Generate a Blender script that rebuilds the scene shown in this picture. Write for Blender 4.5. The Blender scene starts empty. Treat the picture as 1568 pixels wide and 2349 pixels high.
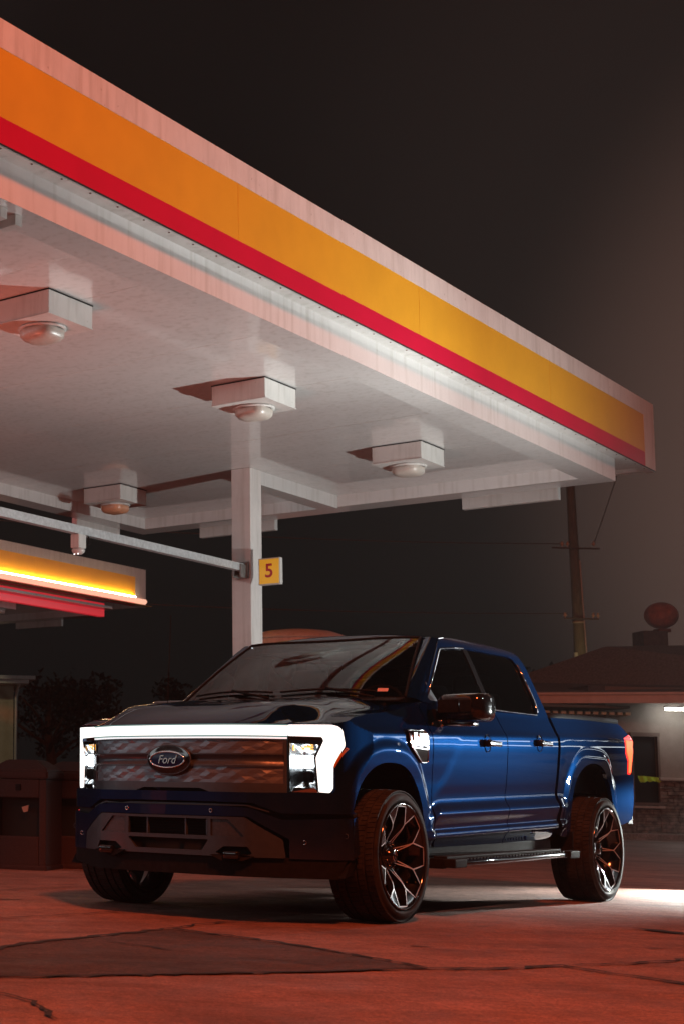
import bpy, bmesh, math, random
from mathutils import Vector, Matrix
from mathutils.geometry import delaunay_2d_cdt
random.seed(7)
PI = math.pi
S = bpy.context.scene

# ---------------------------------------------------------------- camera
CAM_H = 0.7333
cd = bpy.data.cameras.new('camera'); cam = bpy.data.objects.new('camera', cd)
S.collection.objects.link(cam); S.camera = cam
cam.location = (0, 0, CAM_H)
cam.matrix_world = Matrix.Translation((0, 0, CAM_H)) @ Matrix.Rotation(PI/2 + 0.12309, 4, 'X') @ Matrix.Rotation(0.02387, 4, 'Z')
cd.sensor_fit = 'HORIZONTAL'; cd.sensor_width = 36.0
cd.lens = 3556.9/1568*36
cd.shift_x = (784 + 360.33)/1568
cd.shift_y = (1369.94 - 1174.5)/1568
cd.clip_start = 0.05; cd.clip_end = 2000
cd.dof.use_dof = True; cd.dof.focus_distance = 10.4; cd.dof.aperture_fstop = 9.0

# ---------------------------------------------------------------- render settings
S.view_settings.view_transform = 'Standard'; S.view_settings.look = 'None'
S.view_settings.exposure = 0.0; S.view_settings.gamma = 1.0
S.cycles.use_denoising = True
S.cycles.max_bounces = 8; S.cycles.transparent_max_bounces = 16
S.cycles.sample_clamp_indirect = 4.0
S.cycles.caustics_reflective = False; S.cycles.caustics_refractive = False

# ---------------------------------------------------------------- night sky
W = bpy.data.worlds.new('World'); S.world = W; W.use_nodes = True
def build_world():
    nt = W.node_tree; n = nt.nodes; l = nt.links; n.clear()
    out = n.new('ShaderNodeOutputWorld'); bg = n.new('ShaderNodeBackground')
    tc = n.new('ShaderNodeTexCoord')
    def glow(direction, p0, p1):
        d = n.new('ShaderNodeVectorMath'); d.operation = 'DOT_PRODUCT'
        v = Vector(direction).normalized(); d.inputs[1].default_value = v
        l.new(tc.outputs['Generated'], d.inputs[0])
        mr = n.new('ShaderNodeMapRange'); mr.interpolation_type = 'SMOOTHERSTEP'
        mr.inputs['From Min'].default_value = p0; mr.inputs['From Max'].default_value = p1
        l.new(d.outputs['Value'], mr.inputs['Value'])
        return mr.outputs['Result']
    def scale(sock, col):
        m = n.new('ShaderNodeVectorMath'); m.operation = 'SCALE'
        m.inputs[0].default_value = col; l.new(sock, m.inputs['Scale']); return m.outputs[0]
    def add(a, b):
        m = n.new('ShaderNodeVectorMath'); m.operation = 'ADD'
        l.new(a, m.inputs[0]); l.new(b, m.inputs[1]); return m.outputs[0]
    base = n.new('ShaderNodeVectorMath'); base.operation = 'ADD'
    base.inputs[0].default_value = (0.0048, 0.0048, 0.0047); base.inputs[1].default_value = (0, 0, 0)
    town = add(scale(glow((0.85, 1.0, 0.24), 0.948, 1.0), (0.080, 0.042, 0.032)), scale(glow((0.80, 1.0, 0.42), 0.905, 1.0), (0.009, 0.006, 0.0052)))   # town light in the low air
    warm = scale(glow((-0.10, 1.0, 0.72), 0.965, 1.0), (0.010, 0.007, 0.007))
    l.new(add(add(base.outputs[0], town), warm), bg.inputs['Color'])
    bg.inputs['Strength'].default_value = 1.0
    l.new(bg.outputs[0], out.inputs['Surface'])
build_world()

# ---------------------------------------------------------------- lamps standing off the frame
def lamp(name, kind, loc, target, energy, color, **kw):
    d = bpy.data.lights.new(name, kind); o = bpy.data.objects.new(name, d); S.collection.objects.link(o)
    d.energy = energy; d.color = color; o.location = loc
    o.rotation_euler = (Vector(target) - Vector(loc)).to_track_quat('-Z', 'Y').to_euler()
    for k, v in kw.items(): setattr(d, k, v)
    return o
# white work lamps on the forecourt to the right: two up at the canopy, one along the ground, one added high up to brighten the flank
lamp('white_spot_lamp', 'SPOT', (8.48, 11.85, 1.28), (0.4, 9.6, 6.4), 1850, (0.94, 1.0, 0.97), spot_size=math.radians(94), spot_blend=1.0, shadow_soft_size=0.05)
lamp('white_spot_lamp', 'SPOT', (8.48, 11.85, 1.30), (4.4, 16.8, 4.6), 1250, (0.94, 1.0, 0.97), spot_size=math.radians(92), spot_blend=1.0, shadow_soft_size=0.05)
lamp('white_spot_lamp', 'SPOT', (8.70, 14.30, 0.95), (7.25, 13.5, 0.0), 2800, (0.95, 1.0, 0.95), spot_size=math.radians(60), spot_blend=1.0, shadow_soft_size=0.05)
lamp('white_spot_lamp', 'SPOT', (9.1, 8.3, 4.6), (4.75, 10.95, 0.95), 260, (0.94, 1.0, 0.98), spot_size=math.radians(36), spot_blend=0.9, shadow_soft_size=0.12)
# tall red price sign above and behind the camera
lamp('price_sign_lamp', 'AREA', (3.0, -0.6, 13.2), (2.5, 9.0, 0.5), 2450, (1.0, 0.155, 0.042), shape='SQUARE', size=1.6)
# red lamp low at the left, off the frame, washing the canopy from below
lamp('red_wash_lamp', 'SPOT', (-0.84, 10.6, 0.45), (2.2, 15.0, 5.4), 540, (1.0, 0.20, 0.12), spot_size=math.radians(112), spot_blend=1.0, shadow_soft_size=1.0)
# added cool lamps: left for the grille, right for reflections along the flank
lamp('grille_fill_lamp', 'AREA', (-6.5, 13.8, 2.7), (1.5, 9.8, 0.9), 60, (0.90, 0.97, 1.0), shape='RECTANGLE', size=5.0, size_y=1.5)
lamp('grille_fill_lamp', 'AREA', (-10.7, 6.5, 3.6), (2.0, 9.6, 0.9), 100, (0.90, 0.97, 1.0), shape='RECTANGLE', size=8.0, size_y=1.6)
lamp('flank_reflection_lamp', 'AREA', (24.4, 29.5, 5.6), (4.0, 12.0, 1.0), 260, (0.93, 0.98, 1.0), shape='RECTANGLE', size=6.0, size_y=2.6)
lamp('flank_strip_lamp', 'AREA', (30, 26, 1.7), (4.0, 11.0, 1.0), 60, (0.9, 0.97, 1.0), shape='RECTANGLE', size=16.0, size_y=0.30)
lamp('flank_strip_lamp', 'AREA', (33, 24, 3.3), (4.0, 11.0, 1.0), 60, (0.9, 0.97, 1.0), shape='RECTANGLE', size=16.0, size_y=0.30)
lamp('red_ground_lamp', 'POINT', (0.15, 10.0, 0.22), (0, 0, 0), 7, (1.0, 0.06, 0.03), shadow_soft_size=0.05)
# far behind: yard lamp at the pole, added spot brightening the beige building
lamp('far_spot_lamp', 'SPOT', (21.0, 43.0, 3.6), (21.45, 45.0, 5.2), 40, (1.0, 0.80, 0.40), spot_size=math.radians(70), spot_blend=1.0, shadow_soft_size=0.1)
lamp('far_spot_lamp', 'SPOT', (-2.0, 33.0, 6.0), (3.0, 40.0, 2.0), 500, (1.0, 0.86, 0.52), spot_size=math.radians(60), spot_blend=1.0, shadow_soft_size=0.2)

# ---------------------------------------------------------------- materials
MATS = {}
def newmat(name):
    m = bpy.data.materials.new(name); m.use_nodes = True
    b = m.node_tree.nodes['Principled BSDF']; return m, m.node_tree.nodes, m.node_tree.links, b
def rgba(c): return (c[0], c[1], c[2], 1.0)
def simple(name, col, rough=0.5, metal=0.0, coat=0.0, coat_rough=0.03, var=0.0, scale=8.0, bump=0.0, bscale=60.0, spec=0.5, rvar=0.0, stretch=None):
    if name in MATS: return MATS[name]
    m, n, l, b = newmat(name)
    b.inputs['Base Color'].default_value = rgba(col); b.inputs['Roughness'].default_value = rough
    b.inputs['Metallic'].default_value = metal; b.inputs['Coat Weight'].default_value = coat
    b.inputs['Coat Roughness'].default_value = coat_rough; b.inputs['Specular IOR Level'].default_value = spec
    tc = n.new('ShaderNodeTexCoord'); src = tc.outputs['Object']
    if stretch:
        mp = n.new('ShaderNodeMapping'); mp.inputs['Scale'].default_value = stretch; l.new(src, mp.inputs['Vector']); src = mp.outputs[0]
    if var or rvar:
        t = n.new('ShaderNodeTexNoise'); t.inputs['Scale'].default_value = scale; t.inputs['Detail'].default_value = 6; t.inputs['Roughness'].default_value = 0.62
        l.new(src, t.inputs['Vector'])
        if var:
            r = n.new('ShaderNodeValToRGB'); r.color_ramp.elements[0].position = 0.3; r.color_ramp.elements[1].position = 0.7
            r.color_ramp.elements[0].color = rgba([c*(1-var) for c in col]); r.color_ramp.elements[1].color = rgba([min(1, c*(1+var)) for c in col])
            l.new(t.outputs['Fac'], r.inputs['Fac']); l.new(r.outputs['Color'], b.inputs['Base Color'])
        if rvar:
            mr = n.new('ShaderNodeMapRange'); mr.inputs['From Min'].default_value = 0.3; mr.inputs['From Max'].default_value = 0.7
            mr.inputs['To Min'].default_value = max(0.02, rough-rvar); mr.inputs['To Max'].default_value = min(1, rough+rvar)
            l.new(t.outputs['Fac'], mr.inputs['Value']); l.new(mr.outputs['Result'], b.inputs['Roughness'])
    if bump:
        t2 = n.new('ShaderNodeTexNoise'); t2.inputs['Scale'].default_value = bscale; t2.inputs['Detail'].default_value = 4
        l.new(src, t2.inputs['Vector'])
        bp = n.new('ShaderNodeBump'); bp.inputs['Strength'].default_value = bump; bp.inputs['Distance'].default_value = 0.01
        l.new(t2.outputs['Fac'], bp.inputs['Height']); l.new(bp.outputs['Normal'], b.inputs['Normal'])
    MATS[name] = m; return m
def emit(name, col, strength, base=(0.8, 0.8, 0.8)):
    if name in MATS: return MATS[name]
    m, n, l, b = newmat(name)
    b.inputs['Base Color'].default_value = rgba(base); b.inputs['Roughness'].default_value = 0.3
    b.inputs['Emission Color'].default_value = rgba(col); b.inputs['Emission Strength'].default_value = strength
    MATS[name] = m; return m
def glass(name, tint, refl_rough=0.0, ior=1.5):
    m = bpy.data.materials.new(name); m.use_nodes = True
    n = m.node_tree.nodes; l = m.node_tree.links; n.clear()
    out = n.new('ShaderNodeOutputMaterial'); tr = n.new('ShaderNodeBsdfTransparent'); gl = n.new('ShaderNodeBsdfGlossy')
    mx = n.new('ShaderNodeMixShader'); fr = n.new('ShaderNodeFresnel'); fr.inputs['IOR'].default_value = ior
    tr.inputs['Color'].default_value = rgba(tint); gl.inputs['Roughness'].default_value = refl_rough
    tc = n.new('ShaderNodeTexCoord'); t = n.new('ShaderNodeTexNoise'); t.inputs['Scale'].default_value = 1.6; t.inputs['Detail'].default_value = 1
    bp = n.new('ShaderNodeBump'); bp.inputs['Strength'].default_value = 0.12; bp.inputs['Distance'].default_value = 0.02
    l.new(tc.outputs['Object'], t.inputs['Vector']); l.new(t.outputs['Fac'], bp.inputs['Height'])
    l.new(bp.outputs['Normal'], gl.inputs['Normal'])
    l.new(fr.outputs[0], mx.inputs['Fac']); l.new(tr.outputs[0], mx.inputs[1]); l.new(gl.outputs[0], mx.inputs[2]); l.new(mx.outputs[0], out.inputs['Surface'])
    MATS[name] = m; return m

def mat_paint():
    """flake base under a clear coat: diffuse blue + blue glossy flakes, then a sharp Fresnel coat"""
    m = bpy.data.materials.new('blue_metallic_paint'); m.use_nodes = True
    n = m.node_tree.nodes; l = m.node_tree.links; n.clear()
    out = n.new('ShaderNodeOutputMaterial'); df = n.new('ShaderNodeBsdfDiffuse'); fk = n.new('ShaderNodeBsdfGlossy'); ct = n.new('ShaderNodeBsdfGlossy')
    tc = n.new('ShaderNodeTexCoord'); v = n.new('ShaderNodeTexVoronoi'); v.inputs['Scale'].default_value = 900
    l.new(tc.outputs['Object'], v.inputs['Vector'])
    def ramp(c0, c1):
        r = n.new('ShaderNodeValToRGB'); r.color_ramp.elements[0].color = rgba(c0); r.color_ramp.elements[1].color = rgba(c1); l.new(v.outputs['Color'], r.inputs['Fac']); return r.outputs['Color']
    # road dust low on the body
    sx = n.new('ShaderNodeSeparateXYZ'); l.new(tc.outputs['Object'], sx.inputs[0])
    mr = n.new('ShaderNodeMapRange'); mr.inputs['From Min'].default_value = 1.05; mr.inputs['From Max'].default_value = 0.35; mr.inputs['To Max'].default_value = 0.30
    l.new(sx.outputs['Z'], mr.inputs['Value'])
    nz = n.new('ShaderNodeTexNoise'); nz.inputs['Scale'].default_value = 7; nz.inputs['Detail'].default_value = 9; nz.inputs['Roughness'].default_value = 0.75
    l.new(tc.outputs['Object'], nz.inputs['Vector'])
    mu = n.new('ShaderNodeMath'); mu.operation = 'MULTIPLY'; l.new(mr.outputs[0], mu.inputs[0]); l.new(nz.outputs['Fac'], mu.inputs[1])
    mx = n.new('ShaderNodeMixRGB'); mx.inputs['Color2'].default_value = (0.085, 0.075, 0.072, 1)
    l.new(mu.outputs[0], mx.inputs['Fac']); l.new(ramp((0.0006, 0.0066, 0.025), (0.0014, 0.0125, 0.045)), mx.inputs['Color1']); l.new(mx.outputs[0], df.inputs['Color'])
    l.new(ramp((0.004, 0.042, 0.16), (0.009, 0.080, 0.28)), fk.inputs['Color']); fk.inputs['Roughness'].default_value = 0.38
    m1 = n.new('ShaderNodeMixShader'); m1.inputs['Fac'].default_value = 0.125; l.new(df.outputs[0], m1.inputs[1]); l.new(fk.outputs[0], m1.inputs[2])
    m2 = n.new('ShaderNodeMapRange'); m2.inputs['To Min'].default_value = 0.015; m2.inputs['To Max'].default_value = 0.26; l.new(mu.outputs[0], m2.inputs['Value']); l.new(m2.outputs[0], ct.inputs['Roughness'])
    fr = n.new('ShaderNodeFresnel'); fr.inputs['IOR'].default_value = 1.5
    m3 = n.new('ShaderNodeMixShader'); wv = n.new('ShaderNodeTexNoise'); wv.inputs['Scale'].default_value = 2.2; wv.inputs['Detail'].default_value = 1; l.new(tc.outputs['Object'], wv.inputs['Vector'])
    bp = n.new('ShaderNodeBump'); bp.inputs['Strength'].default_value = 0.06; bp.inputs['Distance'].default_value = 0.03; l.new(wv.outputs['Fac'], bp.inputs['Height']); l.new(bp.outputs[0], ct.inputs['Normal'])
    l.new(fr.outputs[0], m3.inputs['Fac']); l.new(m1.outputs[0], m3.inputs[1]); l.new(ct.outputs[0], m3.inputs[2]); l.new(m3.outputs[0], out.inputs['Surface'])
    MATS['paint'] = m; return m
PAINT = mat_paint()
BLACKGLOSS = simple('black_gloss', (0.008, 0.008, 0.009), 0.12, coat=0.6)
BLACKPLASTIC = simple('black_plastic', (0.012, 0.012, 0.013), 0.6, var=0.25, scale=30, bump=0.15, bscale=300, spec=0.04)
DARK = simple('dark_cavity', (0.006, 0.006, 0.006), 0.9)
GREYSATIN = simple('grey_satin', (0.065, 0.082, 0.10), 0.36, metal=0.4, var=0.06, scale=40, rvar=0.05)
GREYFACET = simple('grey_facet', (0.17, 0.20, 0.23), 0.44, metal=0.7)
SILVER = simple('silver_trim', (0.040, 0.050, 0.062), 0.40, metal=0.3, var=0.06, scale=30, rvar=0.06)
CHROME = simple('chrome', (0.75, 0.75, 0.76), 0.08, metal=1.0)
MILLED = simple('milled_metal', (0.80, 0.80, 0.81), 0.34, metal=0.6)
RUBBER = simple('rubber', (0.030, 0.028, 0.027), 0.7, var=0.40, scale=14, bump=0.12, bscale=150, rvar=0.1, spec=0.08)
BOARDGREY = simple('board_grey', (0.017, 0.018, 0.020), 0.6, spec=0.04, metal=0.0, var=0.15, scale=25, bump=0.1, bscale=250)
FABRIC = simple('seat_fabric', (0.03, 0.03, 0.033), 0.8, var=0.2, scale=40)
WGLASS = glass('windshield_glass', (0.66, 0.70, 0.74), 0.0, 1.62)
SGLASS = glass('side_glass', (0.30, 0.36, 0.38), 0.0, 1.5)
LENS = glass('lens_glass', (0.93, 0.95, 0.96), 0.0, 1.35)
LED = emit('led_white', (0.95, 1.0, 0.955), 1.5)
LEDHOT = emit('led_hot', (0.92, 0.98, 1.0), 14.0)
AMBER = emit('led_amber', (1.0, 0.42, 0.05), 2.0)
TAIL = emit('tail_red', (1.0, 0.10, 0.025), 3.2, (0.4, 0.02, 0.02))
TAILEDGE = emit('tail_lens_red', (1.0, 0.02, 0.012), 1.3, (0.4, 0.01, 0.01))

def mat_ground(name, base, dark, rough, speck=0.75, bump=0.7):
    m, n, l, b = newmat(name)
    tc = n.new('ShaderNodeTexCoord'); P = tc.outputs['Object']
    def noise(sc, det, ro=0.6, vec=P):
        t = n.new('ShaderNodeTexNoise'); t.inputs['Scale'].default_value = sc; t.inputs['Detail'].default_value = det; t.inputs['Roughness'].default_value = ro
        l.new(vec, t.inputs['Vector']); return t.outputs['Fac']
    def ramp(s, p0, c0, p1, c1):
        r = n.new('ShaderNodeValToRGB'); e = r.color_ramp.elements; e[0].position = p0; e[0].color = rgba(c0); e[1].position = p1; e[1].color = rgba(c1)
        l.new(s, r.inputs['Fac']); return r.outputs['Color']
    def mul(a, c, f=1.0):
        x = n.new('ShaderNodeMixRGB'); x.blend_type = 'MULTIPLY'; x.inputs['Fac'].default_value = f; l.new(a, x.inputs['Color1']); l.new(c, x.inputs['Color2']); return x.outputs[0]
    c = ramp(noise(0.55, 9, 0.66), 0.32, dark, 0.68, base)
    c = mul(c, ramp(noise(2.7, 8, 0.7), 0.30, (0.62, 0.60, 0.58), 0.60, (1, 1, 1)))
    sp = noise(70, 5, 0.85)
    c = mul(c, ramp(sp, 0.40, (0.30, 0.28, 0.27), 0.58, (1.35, 1.30, 1.27)), speck)
    c = mul(c, ramp(noise(19, 10, 0.85), 0.38, (0.42, 0.40, 0.39), 0.60, (1.22, 1.2, 1.18)), min(1.0, speck*1.1))
    mp = n.new('ShaderNodeMapping'); mp.inputs['Scale'].default_value = (0.5, 2.6, 1); mp.inputs['Rotation'].default_value = (0, 0, 0.75); l.new(P, mp.inputs['Vector'])
    c = mul(c, ramp(noise(1.3, 7, 0.7, mp.outputs[0]), 0.36, (0.60, 0.58, 0.57), 0.52, (1, 1, 1)), 0.7)
    st = noise(0.9, 5, 0.55)
    c = mul(c, ramp(st, 0.60, (1, 1, 1), 0.72, (0.55, 0.53, 0.52)), 0.8)
    l.new(c, b.inputs['Base Color'])
    mr = n.new('ShaderNodeMapRange'); mr.inputs['From Min'].default_value = 0.3; mr.inputs['From Max'].default_value = 0.7
    mr.inputs['To Min'].default_value = rough-0.14; mr.inputs['To Max'].default_value = rough+0.14
    l.new(noise(3.1, 6), mr.inputs['Value']); l.new(mr.outputs[0], b.inputs['Roughness'])
    b1 = n.new('ShaderNodeBump'); b1.inputs['Strength'].default_value = bump; b1.inputs['Distance'].default_value = 0.006
    l.new(noise(95, 5, 0.7), b1.inputs['Height'])
    b2 = n.new('ShaderNodeBump'); b2.inputs['Strength'].default_value = 0.6; b2.inputs['Distance'].default_value = 0.05
    l.new(noise(1.8, 5, 0.6), b2.inputs['Height']); l.new(b1.outputs[0], b2.inputs['Normal']); l.new(b2.outputs[0], b.inputs['Normal'])
    MATS[name] = m; return m
CONCRETE = mat_ground('worn_concrete', (0.43, 0.245, 0.20), (0.20, 0.11, 0.09), 0.66)
ASPHALT = mat_ground('asphalt', (0.15, 0.085, 0.066), (0.055, 0.034, 0.028), 0.7, speck=1.0, bump=1.0)
CRACK = simple('crack_filler', (0.02, 0.018, 0.017), 0.8, var=0.4, scale=30)
def mat_white_metal(name, col, rough, coat=0.0, streak=0.14, spec=0.5, specks=0.8):
    m, n, l, b = newmat(name)
    tc = n.new('ShaderNodeTexCoord')
    mp = n.new('ShaderNodeMapping'); mp.inputs['Scale'].default_value = (0.35, 2.4, 1.0); l.new(tc.outputs['Object'], mp.inputs['Vector'])
    t = n.new('ShaderNodeTexNoise'); t.inputs['Scale'].default_value = 2.2; t.inputs['Detail'].default_value = 9; t.inputs['Roughness'].default_value = 0.68; l.new(mp.outputs[0], t.inputs['Vector'])
    r = n.new('ShaderNodeValToRGB'); e = r.color_ramp.elements; e[0].position = 0.34; e[1].position = 0.62
    e[0].color = rgba([c*(1-streak) for c in col]); e[1].color = rgba(col); l.new(t.outputs['Fac'], r.inputs['Fac'])
    mp2 = n.new('ShaderNodeMapping'); mp2.inputs['Scale'].default_value = (9, 9, 0.7); l.new(tc.outputs['Object'], mp2.inputs['Vector'])
    t2 = n.new('ShaderNodeTexNoise'); t2.inputs['Scale'].default_value = 2.0; t2.inputs['Detail'].default_value = 6; l.new(mp2.outputs[0], t2.inputs['Vector'])
    r2 = n.new('ShaderNodeValToRGB'); f = r2.color_ramp.elements; f[0].position = 0.30; f[1].position = 0.5; f[0].color = (0.72, 0.69, 0.65, 1); f[1].color = (1, 1, 1, 1); l.new(t2.outputs['Fac'], r2.inputs['Fac'])
    mx = n.new('ShaderNodeMixRGB'); mx.blend_type = 'MULTIPLY'; mx.inputs['Fac'].default_value = 0.55; l.new(r.outputs[0], mx.inputs['Color1']); l.new(r2.outputs[0], mx.inputs['Color2'])
    vo = n.new('ShaderNodeTexNoise'); vo.inputs['Scale'].default_value = 26; vo.inputs['Detail'].default_value = 2; l.new(tc.outputs['Object'], vo.inputs['Vector'])
    r3 = n.new('ShaderNodeValToRGB'); g = r3.color_ramp.elements; g[0].position = 0.245; g[1].position = 0.27; g[0].color = (0.45, 0.38, 0.33, 1); g[1].color = (1, 1, 1, 1); l.new(vo.outputs['Fac'], r3.inputs['Fac'])
    mx2 = n.new('ShaderNodeMixRGB'); mx2.blend_type = 'MULTIPLY'; mx2.inputs['Fac'].default_value = specks; l.new(mx.outputs[0], mx2.inputs['Color1']); l.new(r3.outputs[0], mx2.inputs['Color2'])
    l.new(mx2.outputs[0], b.inputs['Base Color']); b.inputs['Roughness'].default_value = rough; b.inputs['Specular IOR Level'].default_value = spec
    b.inputs['Coat Weight'].default_value = coat; b.inputs['Coat Roughness'].default_value = 0.07
    bp = n.new('ShaderNodeBump'); bp.inputs['Strength'].default_value = 0.10; bp.inputs['Distance'].default_value = 0.02; l.new(t.outputs['Fac'], bp.inputs['Height']); l.new(bp.outputs[0], b.inputs['Normal'])
    MATS[name] = m; return m
SOFFIT = mat_white_metal('white_soffit_paint', (0.60, 0.58, 0.57), 0.36, coat=0.8, streak=0.07, specks=0.25)
WHITEMETAL = mat_white_metal('white_painted_metal', (0.56, 0.54, 0.52), 0.42)
YELLOW = simple('yellow_fascia', (0.56, 0.30, 0.018), 0.42, var=0.06, scale=3)
REDBAND = simple('red_fascia', (0.46, 0.004, 0.035), 0.40, var=0.06, scale=3)
GALV = simple('galvanised', (0.50, 0.51, 0.52), 0.42, metal=0.4, var=0.2, scale=25, rvar=0.1)
BINPLASTIC = simple('bin_plastic', (0.036, 0.019, 0.017), 0.6, spec=0.15, var=0.2, scale=60, bump=0.15, bscale=200)

# ---------------------------------------------------------------- mesh helpers
def link(name, me, mat, parent=None, smooth=False):
    o = bpy.data.objects.new(name, me); S.collection.objects.link(o)
    for m in (mat if isinstance(mat, (list, tuple)) else [mat]): me.materials.append(m)
    if smooth:
        for p in me.polygons: p.use_smooth = True
    if parent: o.parent = parent
    return o
def tag(o, label=None, cat=None, group=None, kind=None):
    if label: o['label'] = label
    if cat: o['category'] = cat
    if group: o['group'] = group
    if kind: o['kind'] = kind
    return o
def empty(name, loc=(0, 0, 0), rz=0.0, label=None, cat=None, group=None):
    o = bpy.data.objects.new(name, None); S.collection.objects.link(o)
    o.empty_display_size = 0.2; o.location = loc; o.rotation_euler = (0, 0, rz)
    return tag(o, label, cat, group)
def from_bm(bm, name, mat, parent=None, smooth=False, recalc=True):
    if recalc: bmesh.ops.recalc_face_normals(bm, faces=bm.faces[:])
    me = bpy.data.meshes.new(name); bm.to_mesh(me); bm.free()
    return link(name, me, mat, parent, smooth)
def bx(bm, c, s, rot=None, bev=0.0, seg=2):
    r = bmesh.ops.create_cube(bm, size=1.0)
    vs = r['verts']
    M = Matrix.Translation(c) @ (rot.to_4x4() if rot else Matrix.Identity(4)) @ Matrix.Diagonal((s[0], s[1], s[2], 1))
    bmesh.ops.transform(bm, matrix=M, verts=vs)
    if bev > 0:
        es = list({e for v in vs for e in v.link_edges})
        bmesh.ops.bevel(bm, geom=es, offset=bev, segments=seg, profile=0.6, affect='EDGES')
def box(name, c, s, mat, parent=None, rot=None, bev=0.0):
    bm = bmesh.new(); bx(bm, c, s, rot, bev); return from_bm(bm, name, mat, parent)
def prism(bm, poly, fn, d0, d1):
    """poly of (a,b); fn(a,b,d)->xyz ; solid between depth d0 and d1"""
    A = [bm.verts.new(fn(a, b, d0)) for a, b in poly]; B = [bm.verts.new(fn(a, b, d1)) for a, b in poly]
    bm.faces.new(A); bm.faces.new(list(reversed(B)))
    k = len(poly)
    for i in range(k):
        bm.faces.new((A[i], B[i], B[(i+1) % k], A[(i+1) % k]))
def tube(bm, pts, r, seg=8, cap=True, radii=None):
    rings = []; pts = [Vector(p) for p in pts]
    up = None
    for i, p in enumerate(pts):
        t = (pts[min(i+1, len(pts)-1)] - pts[max(i-1, 0)]).normalized()
        if up is None: up = Vector((0, 0, 1)) if abs(t.z) < 0.9 else Vector((1, 0, 0))
        x = t.cross(up).normalized(); y = x.cross(t).normalized(); up = y
        rr = radii[i] if radii else r
        rings.append([bm.verts.new(p + (x*math.cos(2*PI*k/seg) + y*math.sin(2*PI*k/seg))*rr) for k in range(seg)])
    for a, b in zip(rings, rings[1:]):
        for k in range(seg): bm.faces.new((a[k], a[(k+1) % seg], b[(k+1) % seg], b[k]))
    if cap: bm.faces.new(list(reversed(rings[0]))); bm.faces.new(rings[-1])
def lathe(bm, prof, seg=64, axis='Y', close=False):
    """prof of (r, h) revolved round the local axis"""
    rings = []
    for r, h in prof:
        ring = []
        for k in range(seg):
            a = 2*PI*k/seg
            x, y = r*math.cos(a), r*math.sin(a)
            ring.append(bm.verts.new((x, h, y) if axis == 'Y' else (x, y, h)))
        rings.append(ring)
    prs = list(zip(rings, rings[1:])) + ([(rings[-1], rings[0])] if close else [])
    for a, b in prs:
        for k in range(seg): bm.faces.new((a[k], a[(k+1) % seg], b[(k+1) % seg], b[k]))
    return rings
def interp(x, xs, ys):
    if x <= xs[0]: return ys[0]
    if x >= xs[-1]: return ys[-1]
    for i in range(len(xs)-1):
        if x <= xs[i+1]:
            t = (x-xs[i])/(xs[i+1]-xs[i]); return ys[i]+(ys[i+1]-ys[i])*t
class Curve1:
    """monotone cubic interpolation"""
    def __init__(s, xs, ys):
        s.x, s.y = xs, ys; n = len(xs); d = [(ys[i+1]-ys[i])/(xs[i+1]-xs[i]) for i in range(n-1)]
        m = [d[0]] + [0 if d[i-1]*d[i] <= 0 else 2*d[i-1]*d[i]/(d[i-1]+d[i]) for i in range(1, n-1)] + [d[-1]]
        s.m = m
    def __call__(s, x):
        X, Y, M = s.x, s.y, s.m
        if x <= X[0]: return Y[0] + (x-X[0])*M[0]*0
        if x >= X[-1]: return Y[-1]
        i = 0
        while x > X[i+1]: i += 1
        h = X[i+1]-X[i]; t = (x-X[i])/h
        return ((1+2*t)*(1-t)**2)*Y[i] + t*(1-t)**2*h*M[i] + t*t*(3-2*t)*Y[i+1] + t*t*(t-1)*h*M[i+1]
def sst(a, b, x):
    t = max(0.0, min(1.0, (x-a)/(b-a))); return t*t*(3-2*t)
def fillet(poly, r, seg=4):
    out = []; n = len(poly)
    rs = r if isinstance(r, (list, tuple)) else [r]*n
    for i in range(n):
        p = Vector(poly[i]); a = Vector(poly[i-1]); b = Vector(poly[(i+1) % n]); rr = rs[i]
        da, db = (a-p), (b-p); la, lb = da.length, db.length
        q = min(rr, la*0.45, lb*0.45)
        if q < 1e-4: out.append((p.x, p.y)); continue
        p0 = p+da.normalized()*q; p1 = p+db.normalized()*q
        for k in range(seg+1):
            t = k/seg; v = p0*(1-t)**2 + p*2*t*(1-t) + p1*t*t; out.append((v.x, v.y))
    return out
def resample(poly, step):
    out = []; n = len(poly)
    for i in range(n):
        a = Vector(poly[i]); b = Vector(poly[(i+1) % n]); k = max(1, int(math.ceil((b-a).length/step)))
        for j in range(k):
            v = a.lerp(b, j/k); out.append((v.x, v.y))
    return out
def inside(x, y, poly):
    c = False; n = len(poly); j = n-1
    for i in range(n):
        xi, yi = poly[i]; xj, yj = poly[j]
        if (yi > y) != (yj > y) and x < (xj-xi)*(y-yi)/(yj-yi)+xi: c = not c
        j = i
    return c
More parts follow.
